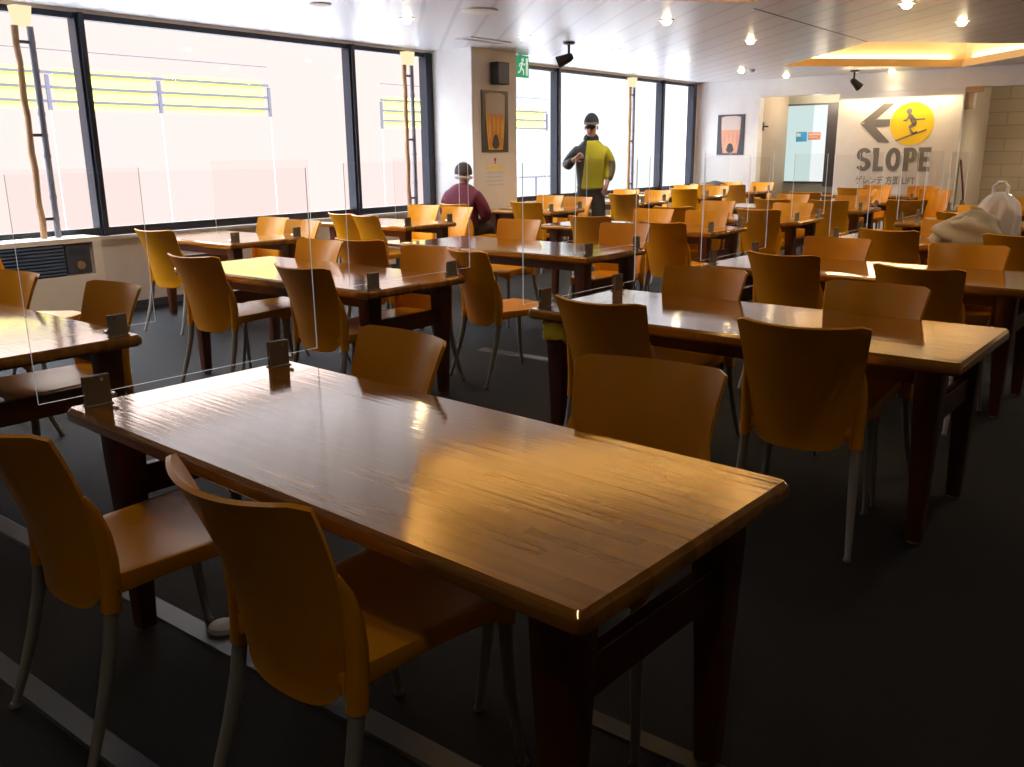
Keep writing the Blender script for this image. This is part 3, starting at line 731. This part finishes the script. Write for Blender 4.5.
t = thing('ceiling_disc', 'small white unlit disc on ceiling above the left window', 'ceiling fitting', (-6.12, 5.33, CE)); obj('cover', lathe(bmesh.new(), [(.09, 0), (.09, -.01), (.06, -.016)], (0, 0, 0), 24), M['covewhite'], t, 30)
t = thing('ceiling_vent', 'slim grey ceiling vent in front of the cream column', 'vent', (-6.68, 8.15, CE)); v_ = obj('vent_frame', B((-.12, .12, -.35, .35, -.012, 0)), M['vent'], t); obj('slot', B((-.04, -.03, -.32, .32, -.014, -.012), (-.005, .005, -.32, .32, -.014, -.012), (.03, .04, -.32, .32, -.014, -.012)), M['darkgrey'], t)

def spotlight(x, y, d, label, glass):
    t = thing('spotlight', label, 'spotlight', (x, y, CE), 0, 'black ceiling spotlights')
    bm = bmesh.new(); lathe(bm, [(.07, 0), (.07, -.02), (.05, -.03)], (0, 0, 0), 16); obj('base_plate', bm, M['black'], t, 40)
    bm = bmesh.new(); tube(bm, [(0, 0, -.02), (0, 0, -.15), (d[0] * .02, d[1] * .02, -.17)], .016, 8); obj('stem', bm, M['black'], t, 40)
    a = Vector((0, 0, -.17)) - Vector(d) * .05; c = a + Vector(d) * .19
    bm = bmesh.new(); tube(bm, [a, a + Vector(d) * .04, a + Vector(d) * .11, c], [.03, .05, .058, .07], 16); h = obj('head', bm, M['black'], t, 40)
    bm = bmesh.new(); tube(bm, [c - Vector(d) * .004, c + Vector(d) * .004], .058, 16); obj('lens', bm, glass, h, 40)
spotlight(-6.07, 8.95, Vector((-.75, -.45, -.35)).normalized(), 'black spotlight with pale round lens above second window', M['vent'])
spotlight(-4.80, 15.20, Vector((.5, .5, -.6)).normalized(), 'black spotlight aimed at the SLOPE wall', M['darkgrey'])
t = bpy.data.objects[-1] if False else None

# ------------------------------------------------------------------ people
def skin_mesh(J, E, sub=2, root=0):
    """J: {name:(pos, radius or (rx,ry))}; E: list of name pairs -> one continuous bmesh"""
    me = bpy.data.meshes.new('sk'); names = list(J); ix = {n: i for i, n in enumerate(names)}
    me.from_pydata([J[n][0] for n in names], [(ix[a], ix[b]) for a, b in E], [])
    o = bpy.data.objects.new('sk', me); COL.objects.link(o)
    md = o.modifiers.new('skin', 'SKIN'); md.use_smooth_shade = True; md.branch_smoothing = .5
    sv = me.skin_vertices[0].data
    for n in names:
        r = J[n][1]; sv[ix[n]].radius = r if isinstance(r, tuple) else (r, r); sv[ix[n]].use_root = (ix[n] == root)
    o.modifiers.new('ss', 'SUBSURF').levels = sub; o.modifiers['ss'].render_levels = sub
    dg = bpy.context.evaluated_depsgraph_get(); dg.update()
    m2 = bpy.data.meshes.new_from_object(o.evaluated_get(dg))
    bm = bmesh.new(); bm.from_mesh(m2); bpy.data.objects.remove(o); bpy.data.meshes.remove(me); bpy.data.meshes.remove(m2)
    return bm

def hand_joints(J, E, pre, wrist, d, side, thumb):
    """five fingers: d = pointing direction, side = across the palm"""
    d = Vector(d).normalized(); s = Vector(side).normalized(); w = Vector(wrist); nrm = d.cross(s)
    p = w + d * .055; J[pre + 'palm'] = (p[:], (.034, .020)); E.append((pre + 'wrist', pre + 'palm'))
    for k, (off, ln) in enumerate(((-.030, .062), (-.010, .074), (.011, .068), (.031, .050))):
        a = p + s * off + d * .03; b = a + d * ln * .55 + nrm * .012; c = b + d * ln * .35 + nrm * .030
        for q, v, r in (('a', a, .0105), ('b', b, .0095), ('c', c, .008)): J[f'{pre}f{k}{q}'] = (v[:], r)
        E += [(pre + 'palm', f'{pre}f{k}a'), (f'{pre}f{k}a', f'{pre}f{k}b'), (f'{pre}f{k}b', f'{pre}f{k}c')]
    a = w + d * .025 - s * thumb * .03; b = a + d * .03 - s * thumb * .025 + nrm * .012; c = b + d * .03 - s * thumb * .004 + nrm * .014
    for q, v, r in (('a', a, .013), ('b', b, .0105), ('c', c, .009)): J[f'{pre}t{q}'] = (v[:], r)
    E += [(pre + 'palm', pre + 'ta'), (pre + 'ta', pre + 'tb'), (pre + 'tb', pre + 'tc')]

def head_parts(t, hc, ang, tilt, items):
    """features hung on the head, built in head space (face towards +y) then turned"""
    mx = Matrix.Translation(hc) @ Matrix.Rotation(ang, 4, 'Z') @ Matrix.Rotation(tilt, 4, 'X')
    for nm, bm, m in items:
        bmesh.ops.transform(bm, matrix=mx, verts=bm.verts); obj(nm, bm, m, t, 60)

# --- standing person in the two-tone jacket
man = thing('person', 'standing person in yellow and black ski jacket, beanie and goggles', 'person', (-6.62, 10.30, 0), R(213))
J = {'pelvis': ((0, 0, .93), (.155, .115)), 'belly': ((0, .01, 1.10), (.15, .115)), 'chest': ((0, 0, 1.34), (.175, .125)), 'neck0': ((0, -.01, 1.50), (.085, .075)), 'neck1': ((0, .005, 1.56), .058),
     'jaw': ((0, .025, 1.63), (.066, .078)), 'head': ((0, .012, 1.71), (.078, .095)), 'crown': ((0, .0, 1.78), (.062, .075)),
     'Rsh': ((.165, 0, 1.42), .05), 'Rel': ((.325, .03, 1.19), .044), 'Rwrist': ((.215, .215, 1.29), .032),
     'Lsh': ((-.165, 0, 1.42), .05), 'Lel': ((-.26, -.03, 1.17), .044), 'Lwrist': ((-.215, .10, .96), .032),
     'Rhip': ((.095, 0, .86), .095), 'Rkn': ((.115, .03, .49), .062), 'Rank': ((.12, -.01, .10), .042), 'Rtoe': ((.135, .15, .05), .038),
     'Lhip': ((-.095, 0, .86), .095), 'Lkn': ((-.115, .03, .49), .062), 'Lank': ((-.12, -.01, .10), .042), 'Ltoe': ((-.135, .15, .05), .038)}
E_ = [('pelvis', 'belly'), ('belly', 'chest'), ('chest', 'neck0'), ('neck0', 'neck1'), ('neck1', 'jaw'), ('jaw', 'head'), ('head', 'crown'), ('chest', 'Rsh'), ('Rsh', 'Rel'), ('Rel', 'Rwrist'), ('chest', 'Lsh'), ('Lsh', 'Lel'), ('Lel', 'Lwrist'),
      ('pelvis', 'Rhip'), ('Rhip', 'Rkn'), ('Rkn', 'Rank'), ('Rank', 'Rtoe'), ('pelvis', 'Lhip'), ('Lhip', 'Lkn'), ('Lkn', 'Lank'), ('Lank', 'Ltoe')]
hand_joints(J, E_, 'R', J['Rwrist'][0], (-.75, .35, .45), (.35, .3, .8), 1)
hand_joints(J, E_, 'L', J['Lwrist'][0], (.25, .45, -.8), (.8, .2, .35), -1)
obj('body', skin_mesh(J, E_), M['skin'], man, 180)
def grow(names, edges, J, g):
    return {n: (J[n][0], tuple(r + g for r in (J[n][1] if isinstance(J[n][1], tuple) else (J[n][1], J[n][1])))) for n in names}, edges
Jj = {'belly': ((0, .01, 1.08), (.225, .175)), 'hem': ((0, .01, .88), (.235, .185)), 'chest': ((0, 0, 1.32), (.225, .165)), 'yoke': ((0, -.01, 1.46), (.19, .125)), 'collar': ((0, -.005, 1.56), (.10, .10)),
      'Rsh': ((.19, 0, 1.43), .115), 'Rmid': ((.26, .02, 1.30), .088), 'Rel': ((.33, .03, 1.19), .080), 'Rcuf': ((.235, .195, 1.275), .056),
      'Lsh': ((-.19, 0, 1.43), .115), 'Lmid': ((-.235, -.01, 1.30), .090), 'Lel': ((-.265, -.02, 1.17), .082), 'Lcuf': ((-.225, .075, 1.0), .058)}
obj('jacket', skin_mesh(Jj, [('hem', 'belly'), ('belly', 'chest'), ('chest', 'yoke'), ('yoke', 'collar'), ('chest', 'Rsh'), ('Rsh', 'Rmid'), ('Rmid', 'Rel'), ('Rel', 'Rcuf'), ('chest', 'Lsh'), ('Lsh', 'Lmid'), ('Lmid', 'Lel'), ('Lel', 'Lcuf')]), M['jacket'], man, 180)
Jt = {'top': ((0, .005, 1.06), (.185, .150)), 'waist': ((0, 0, .93), (.20, .155)), 'Rhip': ((.10, 0, .80), .118), 'Rkn': ((.118, .025, .48), .096), 'Rhem': ((.122, 0, .09), .088), 'Lhip': ((-.10, 0, .80), .118), 'Lkn': ((-.118, .025, .48), .096), 'Lhem': ((-.122, 0, .09), .088)}
obj('trousers', skin_mesh(Jt, [('top', 'waist'), ('waist', 'Rhip'), ('Rhip', 'Rkn'), ('Rkn', 'Rhem'), ('waist', 'Lhip'), ('Lhip', 'Lkn'), ('Lkn', 'Lhem')]), M['charcoalfab'], man, 180)
for s in (1, -1):
    bm = bmesh.new(); ellipsoid(bm, (s * .13, .06, .055), (.062, .155, .054), 14, 8); obj('boot', bm, M['black'], man, 60)
bm = bmesh.new(); ellipsoid(bm, (0, -.02, 1.545), (.105, .10, .085), 16, 8); obj('neck_warmer', bm, M['navy'], man, 60)
hc = Vector((0, .012, 1.70))
it = []
bm = bmesh.new(); ellipsoid(bm, (0, -.012, .045), (.100, .114, .135), 18, 12, -.12); it.append(('beanie', bm, M['navy']))
bm = bmesh.new()
rg = [[(r * math.sin(a), -.008 + r * 1.12 * math.cos(a), z) for a in [math.pi * 2 * k / 20 for k in range(20)]] for r, z in ((.092, .03), (.101, .034), (.101, .058), (.092, .063))]
rings_mesh(bm, rg); it.append(('goggle_strap', bm, M['goggleband']))
bm = bmesh.new(); ellipsoid(bm, (0, .078, .002), (.072, .042, .030), 16, 8); it.append(('goggles', bm, M['goggle']))
bm = bmesh.new(); tube(bm, [(0, .092, -.01), (0, .122, -.038), (0, .105, -.050)], [.010, .016, .011], 8); it.append(('nose', bm, M['skin']))
bm = bmesh.new(); ellipsoid(bm, (0, .098, -.072), (.026, .010, .008), 10, 6); it.append(('mouth', bm, M['maroon']))
for s in (1, -1):
    bm = bmesh.new(); ellipsoid(bm, (s * .084, -.005, -.012), (.012, .022, .032), 10, 6); it.append(('ear', bm, M['skin']))
head_parts(man, hc, R(-14), R(-4), it)

# --- seated person seen from behind
wo = thing('person', 'seated person from behind in maroon jacket and knit hat', 'person', (-6.90, 8.0, 0), R(14))
J = {'pelvis': ((0, 0, .53), (.16, .13)), 'belly': ((0, -.02, .68), (.14, .115)), 'chest': ((0, -.01, .86), (.165, .12)), 'neck0': ((0, 0, .98), (.08, .07)), 'neck1': ((0, .02, 1.03), .052),
     'jaw': ((0, .05, 1.085), (.062, .072)), 'head': ((0, .035, 1.16), (.074, .09)), 'crown': ((0, .02, 1.215), (.06, .07)),
     'Rsh': ((.15, 0, .91), .05), 'Rel': ((.25, .06, .68), .044), 'Rwrist': ((.15, .28, .62), .028), 'Lsh': ((-.15, 0, .91), .05), 'Lel': ((-.25, .06, .68), .044), 'Lwrist': ((-.15, .28, .62), .028),
     'Rhip': ((.10, .05, .53), .09), 'Rkn': ((.12, .42, .52), .062), 'Rank': ((.12, .44, .09), .042), 'Rtoe': ((.13, .56, .045), .036), 'Lhip': ((-.10, .05, .53), .09), 'Lkn': ((-.12, .42, .52), .062), 'Lank': ((-.12, .44, .09), .042), 'Ltoe': ((-.13, .56, .045), .036)}
E_ = [('pelvis', 'belly'), ('belly', 'chest'), ('chest', 'neck0'), ('neck0', 'neck1'), ('neck1', 'jaw'), ('jaw', 'head'), ('head', 'crown'), ('chest', 'Rsh'), ('Rsh', 'Rel'), ('Rel', 'Rwrist'), ('chest', 'Lsh'), ('Lsh', 'Lel'), ('Lel', 'Lwrist'),
      ('pelvis', 'Rhip'), ('Rhip', 'Rkn'), ('Rkn', 'Rank'), ('Rank', 'Rtoe'), ('pelvis', 'Lhip'), ('Lhip', 'Lkn'), ('Lkn', 'Lank'), ('Lank', 'Ltoe')]
hand_joints(J, E_, 'R', J['Rwrist'][0], (-.3, .9, -.1), (.9, .3, 0), 1)
hand_joints(J, E_, 'L', J['Lwrist'][0], (.3, .9, -.1), (.9, -.3, 0), -1)
obj('body', skin_mesh(J, E_), M['skin'], wo, 180)
Jj = {'hem': ((0, -.01, .47), (.22, .185)), 'belly': ((0, -.02, .66), (.22, .175)), 'chest': ((0, -.02, .84), (.205, .155)), 'yoke': ((0, -.005, .955), (.19, .12)), 'collar': ((0, .015, 1.05), (.098, .095)),
      'Rsh': ((.19, 0, .92), .112), 'Rmid': ((.245, .02, .78), .085), 'Rel': ((.27, .05, .67), .078), 'Rcuf': ((.165, .25, .63), .052), 'Lsh': ((-.19, 0, .92), .112), 'Lmid': ((-.245, .02, .78), .085), 'Lel': ((-.27, .05, .67), .078), 'Lcuf': ((-.165, .25, .63), .052)}
obj('jacket', skin_mesh(Jj, [('hem', 'belly'), ('belly', 'chest'), ('chest', 'yoke'), ('yoke', 'collar'), ('chest', 'Rsh'), ('Rsh', 'Rmid'), ('Rmid', 'Rel'), ('Rel', 'Rcuf'), ('chest', 'Lsh'), ('Lsh', 'Lmid'), ('Lmid', 'Lel'), ('Lel', 'Lcuf')]), M['maroon'], wo, 180)
Jt = {'top': ((0, -.01, .64), (.17, .135)), 'waist': ((0, .0, .55), (.18, .14)), 'Rhip': ((.105, .06, .535), .125), 'Rth': ((.115, .24, .535), .112), 'Rkn': ((.122, .43, .525), .09), 'Rhem': ((.122, .445, .09), .075), 'Lhip': ((-.105, .06, .535), .125), 'Lth': ((-.115, .24, .535), .112), 'Lkn': ((-.122, .43, .525), .09), 'Lhem': ((-.122, .445, .09), .075)}
obj('trousers', skin_mesh(Jt, [('top', 'waist'), ('waist', 'Rhip'), ('Rhip', 'Rth'), ('Rth', 'Rkn'), ('Rkn', 'Rhem'), ('waist', 'Lhip'), ('Lhip', 'Lth'), ('Lth', 'Lkn'), ('Lkn', 'Lhem')]), M['charcoalfab'], wo, 180)
for s in (1, -1):
    bm = bmesh.new(); ellipsoid(bm, (s * .125, .50, .05), (.055, .14, .05), 14, 8); obj('boot', bm, M['black'], wo, 60)
it = []
bm = bmesh.new(); ellipsoid(bm, (0, -.012, .02), (.100, .115, .112), 18, 12, -.30); it.append(('knit_hat', bm, M['hat']))
bm = bmesh.new()
rg = [[(r * math.sin(a), -.010 + r * 1.12 * math.cos(a), z) for a in [math.pi * 2 * k / 20 for k in range(20)]] for r, z in ((.088, -.062), (.102, -.057), (.104, -.034), (.094, -.027))]
rings_mesh(bm, rg); it.append(('hat_band', bm, M['whiteknit']))
bm = bmesh.new(); tube(bm, [(0, .085, -.01), (0, .105, -.04), (0, .09, -.05)], [.009, .014, .009], 8); it.append(('nose', bm, M['skin']))
for s in (1, -1):
    bm = bmesh.new(); ellipsoid(bm, (s * .03, .083, -.002), (.013, .008, .008), 10, 6); it.append(('eye', bm, M['black']))
bm = bmesh.new(); ellipsoid(bm, (0, .082, -.075), (.024, .008, .007), 10, 6); it.append(('mouth', bm, M['red']))
head_parts(wo, Vector((0, .035, 1.15)), R(-6), R(-4), it)

# ------------------------------------------------------------------ belongings on the fourth right-column table
def heap(name, c, rad, m, seed, label, cat, lumps, amp=.14, z0=0.):
    rnd = random.Random(seed); bm = bmesh.new(); NU, NV = 40, 14; g = []
    ph = [(rnd.uniform(0, 6.3), rnd.uniform(1.5, 4.5), rnd.uniform(2, 7)) for _ in range(6)]
    for j in range(NV + 1):
        t_ = (math.pi / 2) * j / NV; row = []
        for i in range(NU):
            a = 2 * math.pi * i / NU
            k = 1 + amp * sum(math.sin(p + q * t_ * 2 + round(f_) * a) for p, q, f_ in ph) / 3
            zz = rad[2] * math.sin(t_) * (1 + lumps * math.cos(a - .6)) * (1 + amp * .6 * math.sin(5 * a + 3 * t_))
            row.append(bm.verts.new((rad[0] * max(.02, math.cos(t_)) ** .75 * k * math.cos(a), rad[1] * max(.02, math.cos(t_)) ** .75 * k * math.sin(a), max(.0, zz))))
        g.append(row)
    for j in range(NV):
        for i in range(NU): bm.faces.new((g[j][i], g[j][(i + 1) % NU], g[j + 1][(i + 1) % NU], g[j + 1][i]))
    bm.faces.new(g[0][::-1]); bm.faces.new(g[-1])
    o = obj(name, bm, m, None, 70, c); tag(o, label, cat); return o
heap('folded_coat', (-1.45, 7.60, TH), (.245, .16, .20), M['coat'], 3, 'beige coat heaped on the fourth table of the right column', 'coat', .18)
t = thing('shopping_bag', 'white plastic shopping bag standing behind the beige coat', 'bag', (-1.27, 7.74, TH))
bm = bmesh.new(); NU, NV = 36, 16; g = []
for j in range(NV + 1):
    v = j / NV; row = []
    w = .155 * (1 - .10 * (2 * v - .7) ** 2) * (1 if v < .55 else math.sqrt(max(.03, 1 - .96 * ((v - .55) / .45) ** 2)))
    for i in range(NU):
        a = 2 * math.pi * i / NU; k = 1 + .06 * math.sin(7 * a + 4 * v) + .06 * math.sin(11 * a - 6 * v) + .08 * v * math.sin(5 * a + 9 * v)
        row.append(bm.verts.new((w * k * math.cos(a), w * .7 * k * math.sin(a), .36 * v)))
    g.append(row)
for j in range(NV):
    for i in range(NU): bm.faces.new((g[j][i], g[j][(i + 1) % NU], g[j + 1][(i + 1) % NU], g[j + 1][i]))
bm.faces.new(g[0][::-1])
obj('bag_body', bm, M['film'], t, 70)
for s in (-1, 1):
    bm = bmesh.new(); tube(bm, [(s * .045, -.02, .345), (s * .05, -.01, .40), (s * .02, 0, .435), (-s * .01, .0, .43)], [.016, .013, .012, .012], 8); obj('handle', bm, M['film'], t, 60)
bm = bmesh.new(); ellipsoid(bm, (-.055, -.035, .20), (.035, .03, .045), 12, 8); obj('red_carton', bm, M['red'], t, 50)
obj('packet', B((-.03, .09, -.05, .04, .01, .11), bev=.01), M['bluegrey'], t)
obj('snack_box', B((.02, .10, -.03, .05, .11, .24), bev=.01), M['cream'], t)
o = obj('lunch_bag', B((-1.06, -.90, 7.70, 7.86, TH, TH + .11), bev=.03), M['black'], None, 40); tag(o, 'small black bag on table right of the plastic bag', 'bag')
o = obj('paper_carton', B((-1.02, -.88, 7.90, 7.98, TH, TH + .22), bev=.006), M['greywall']); tag(o, 'pale grey-green carton standing behind the plastic bag', 'carton')
o = heap('dark_jacket', (-7.05, 14.95, TH), (.30, .18, .14), M['charcoalfab'], 9, 'dark jacket heaped on the farthest window-column table', 'jacket', .1)
# small things on the window-column table by the cream column
bm = bmesh.new(); lathe(bm, [(.028, 0), (.038, .10), (.036, .102), (.030, .01)], (0, 0, 0), 16); o = obj('paper_cup', bm, M['paper'], None, 40, (-6.62, 8.92, TH)); tag(o, 'pale paper cup on table beside the cream column', 'cup')
o = obj('serving_tray', B((-7.05, -6.75, 8.85, 9.08, TH, TH + .012), bev=.004), M['pole']); tag(o, 'flat tan tray on table beside the cream column', 'tray')
t = thing('waste_bin', 'dark bin with white label under a far middle-column table', 'bin', (-3.35, 10.95, 0)); obj('bin_body', B((-.15, .15, -.15, .15, 0, .52), bev=.01), M['black'], t); obj('label_plate', B((-.06, .06, -.156, -.15, .25, .38)), M['paper'], t)
bm = bmesh.new(); rings_mesh(bm, [[(-3.24 + a + y_, 16.12 + b, z) for a, b in ((-.008, -w), (.008, -w), (.008, w), (-.008, w))] for z, w, y_ in ((0, .045, .14), (.4, .035, .09), (.9, .04, .01), (1.12, .045, -.03), (1.2, .02, -.04))])
tag(obj('ski', bm, M['maroon']), 'dark red ski leaning on the end of the SLOPE wall', 'ski')

# ------------------------------------------------------------------ outside
bm = bmesh.new(); NX, NY = 24, 30; g = []
for j in range(NY + 1):
    row = []
    for i in range(NX + 1):
        x = WX - .25 - (i / NX) * 9.4; y = -30 + 110 * j / NY
        z = -.34 + .04 * math.sin(.9 * x) * math.sin(.7 * y) * min(1, i / 6)
        row.append(bm.verts.new((x, y, z)))
    g.append(row)
for j in range(NY):
    for i in range(NX): bm.faces.new((g[j][i], g[j][i + 1], g[j + 1][i + 1], g[j + 1][i]))
o = obj('snow_ground', bm, M['snow'], None, 180); o['kind'] = 'structure'
def fence(x, y0, y1, za, zb, posts, label):
    t = thing('banner_fence', label, 'fence', (x, y0, -.3), 0, 'railings with yellow banners outside')
    z0 = .3
    L = y1 - y0
    ps = [0] + list(posts) + [L]
    for a, b in zip(ps, ps[1:]):
        obj('banner', B((-.01, .01, a + .12, b - .12, za + z0, zb + z0)), M['banner'], t)
    obj('rails', B(*[(.02, .05, 0, L, zb + z0 - d - .022, zb + z0 - d + .022) for d in (.08, .32, .55)], (.02, .04, 0, L, zb + z0 + .28, zb + z0 + .295)), M['rail'], t)
    for p_ in ps: obj('post', B((.02, .06, p_ - .03, p_ + .03, za + z0 - .02, zb + z0 - .12)), M['rail'], t); obj('glare_pale_post', B((.03, .045, p_ - .004, p_ + .004, -.1, za + z0 - .02)), M['snow'], t)  # lower posts: outdoor glare put into their pale colour and thinness
fence(-16., 4.5, 12.35, 2.18, 2.86, (3.25, 5.33), 'railing with yellow banner seen through the large left window')
fence(-16., 15.6, 17.3, 1.98, 2.70, (), 'short railing with yellow banner seen beside the dark window frame')
fence(-16., 20.5, 22.4, 2.02, 2.6, (), 'pale yellow banner railing seen through the second window')
t = thing('outdoor_hut', 'blue-grey hut wall seen above the pale yellow banner', 'hut', (-17, 20.6, -.3)); obj('wall', B((-1.2, 0, 0, 1.8, 0, 2.95)), M['snow'], t); obj('roof_band', B((-1.3, .05, -.1, 1.9, 2.95, 3.32)), M['bluegrey'], t)
t = thing('low_railing', 'low dark railing on snow seen through second window', 'railing', (-16, 20.9, -.3)); obj('rail', B((-.02, .02, 0, 2.0, .95, .99)), M['rail'], t)
for k in range(3): obj('post', B((-.02, .02, k * .98, k * .98 + .04, 0, .96)), M['rail'], t)

# ------------------------------------------------------------------ light
w = bpy.data.worlds.new('sky'); S.world = w; w.use_nodes = True; nt = w.node_tree; nt.nodes.clear(); L = nt.links.new
out = node(nt, 'ShaderNodeOutputWorld'); bg = node(nt, 'ShaderNodeBackground'); L(bg.outputs[0], out.inputs[0])
tc = node(nt, 'ShaderNodeTexCoord'); sp = node(nt, 'ShaderNodeSeparateXYZ'); L(tc.outputs['Generated'], sp.inputs[0])
mr = node(nt, 'ShaderNodeMapRange'); mr.inputs['From Min'].default_value = .16; mr.inputs['From Max'].default_value = .75; mr.inputs['To Min'].default_value = 1.; mr.inputs['To Max'].default_value = 18.
L(sp.outputs[2], mr.inputs['Value']); L(mr.outputs[0], bg.inputs[1])
m1 = node(nt, 'ShaderNodeMapRange'); m1.inputs['From Min'].default_value = .76; m1.inputs['From Max'].default_value = .80; L(sp.outputs[1], m1.inputs['Value'])
mz = node(nt, 'ShaderNodeMapRange'); mz.inputs['From Min'].default_value = .2; mz.inputs['From Max'].default_value = .45; L(sp.outputs[2], mz.inputs['Value'])
c1 = node(nt, 'ShaderNodeMix', data_type='RGBA'); c1.inputs[6].default_value = (1.16, .945, .90, 1); c1.inputs[7].default_value = (1.12, 1.18, 1.2, 1); L(m1.outputs[0], c1.inputs[0])
c2 = node(nt, 'ShaderNodeMix', data_type='RGBA'); c2.inputs[7].default_value = (.86, .94, 1.06, 1); L(c1.outputs[2], c2.inputs[6]); L(mz.outputs[0], c2.inputs[0])
L(c2.outputs[2], bg.inputs[0])
for y0, y1 in ((1.25, 8.5), (9.45, 15.7)):
    ld = bpy.data.lights.new('window_portal', 'AREA'); ld.shape = 'RECTANGLE'; ld.size = WT - SILL - .1; ld.size_y = y1 - y0; ld.cycles.is_portal = True
    lo = bpy.data.objects.new('window_portal', ld); COL.objects.link(lo); lo.location = (WX - .13, (y0 + y1) / 2, (SILL + WT) / 2); lo.rotation_euler = (0, R(-90), 0)
def area(name, loc, sx, sy, e, col, rot=(0, 0, 0)):
    ld = bpy.data.lights.new(name, 'AREA'); ld.shape = 'RECTANGLE'; ld.size = sx; ld.size_y = sy; ld.energy = e; ld.color = col
    lo = bpy.data.objects.new(name, ld); COL.objects.link(lo); lo.location = loc; lo.rotation_euler = rot; return lo
for cv, e in ((cov1, 70), (cov2, 110)):
    cx = sum(p[0] for p in cv) / 4; cy = sum(p[1] for p in cv) / 4
    for k in range(4):
        (xa, ya), (xb, yb) = cv[k], cv[(k + 1) % 4]
        mx, my = (xa + xb) / 2, (ya + yb) / 2
        area('light_well_strip', (cx + (mx - cx) * 1.055, cy + (my - cy) * 1.055, CE + .125), math.hypot(xb - xa, yb - ya) * .9, .05, e / 4, (1, .60, .20), (R(180), 0, math.atan2(yb - ya, xb - xa)))
area('sign_wash', (-4.27, YB - .10, 2.285), 1.8, .06, 38, (1, .72, .38), (R(-35), 0, 0))

for x, y in ((-6.1, 1.4), (-6.1, 3.4), (-4.4, 1.9), (-4.4, 4.1), (-2.3, .6), (-2.3, 2.6), (-2.3, 6.8), (-.2, 2.6), (-.2, 4.8), (-.2, 6.8), (-.2, 8.6), (-.2, 10.6), (-.2, 13), (-2.3, -1.2), (-.2, .2), (1.8, 6), (1.8, 11), (-4.3, 12.6), (-2.3, 16.6)):  # added fill spots without fixtures, unseen, carrying on the ceiling grid
    ld = bpy.data.lights.new('downlight_or_fill_beam', 'SPOT'); ld.energy = 90 if y > 7 or x < -6 else (26 if y > 4 else 11); ld.color = (1, .84, .62); ld.spot_size = R(120); ld.spot_blend = .8; ld.shadow_soft_size = .05
    lo = bpy.data.objects.new('downlight_or_fill_beam', ld); COL.objects.link(lo); lo.location = (x, y, CE - .04)
for loc, e in (((-5.9, 16.75, 2.25), 30), ((-1.6, 16.9, 2.3), 32), ((1.2, 17., 2.3), 32)):  # point fills added to brighten the recess and block wall, no fixtures
    ld = bpy.data.lights.new('rear_fill_light', 'POINT'); ld.energy = e; ld.color = (1, .80, .56); ld.shadow_soft_size = .1
    lo = bpy.data.objects.new('rear_fill_light', ld); COL.objects.link(lo); lo.location = loc
# ------------------------------------------------------------------ render look
S.view_settings.view_transform = 'Standard'; S.view_settings.look = 'None'; S.view_settings.exposure = 0; S.view_settings.gamma = 1
S.cycles.use_denoising = True
S.cycles.transparent_max_bounces = 48; S.cycles.max_bounces = 10; S.cycles.diffuse_bounces = 5
S.cycles.sample_clamp_indirect = 6
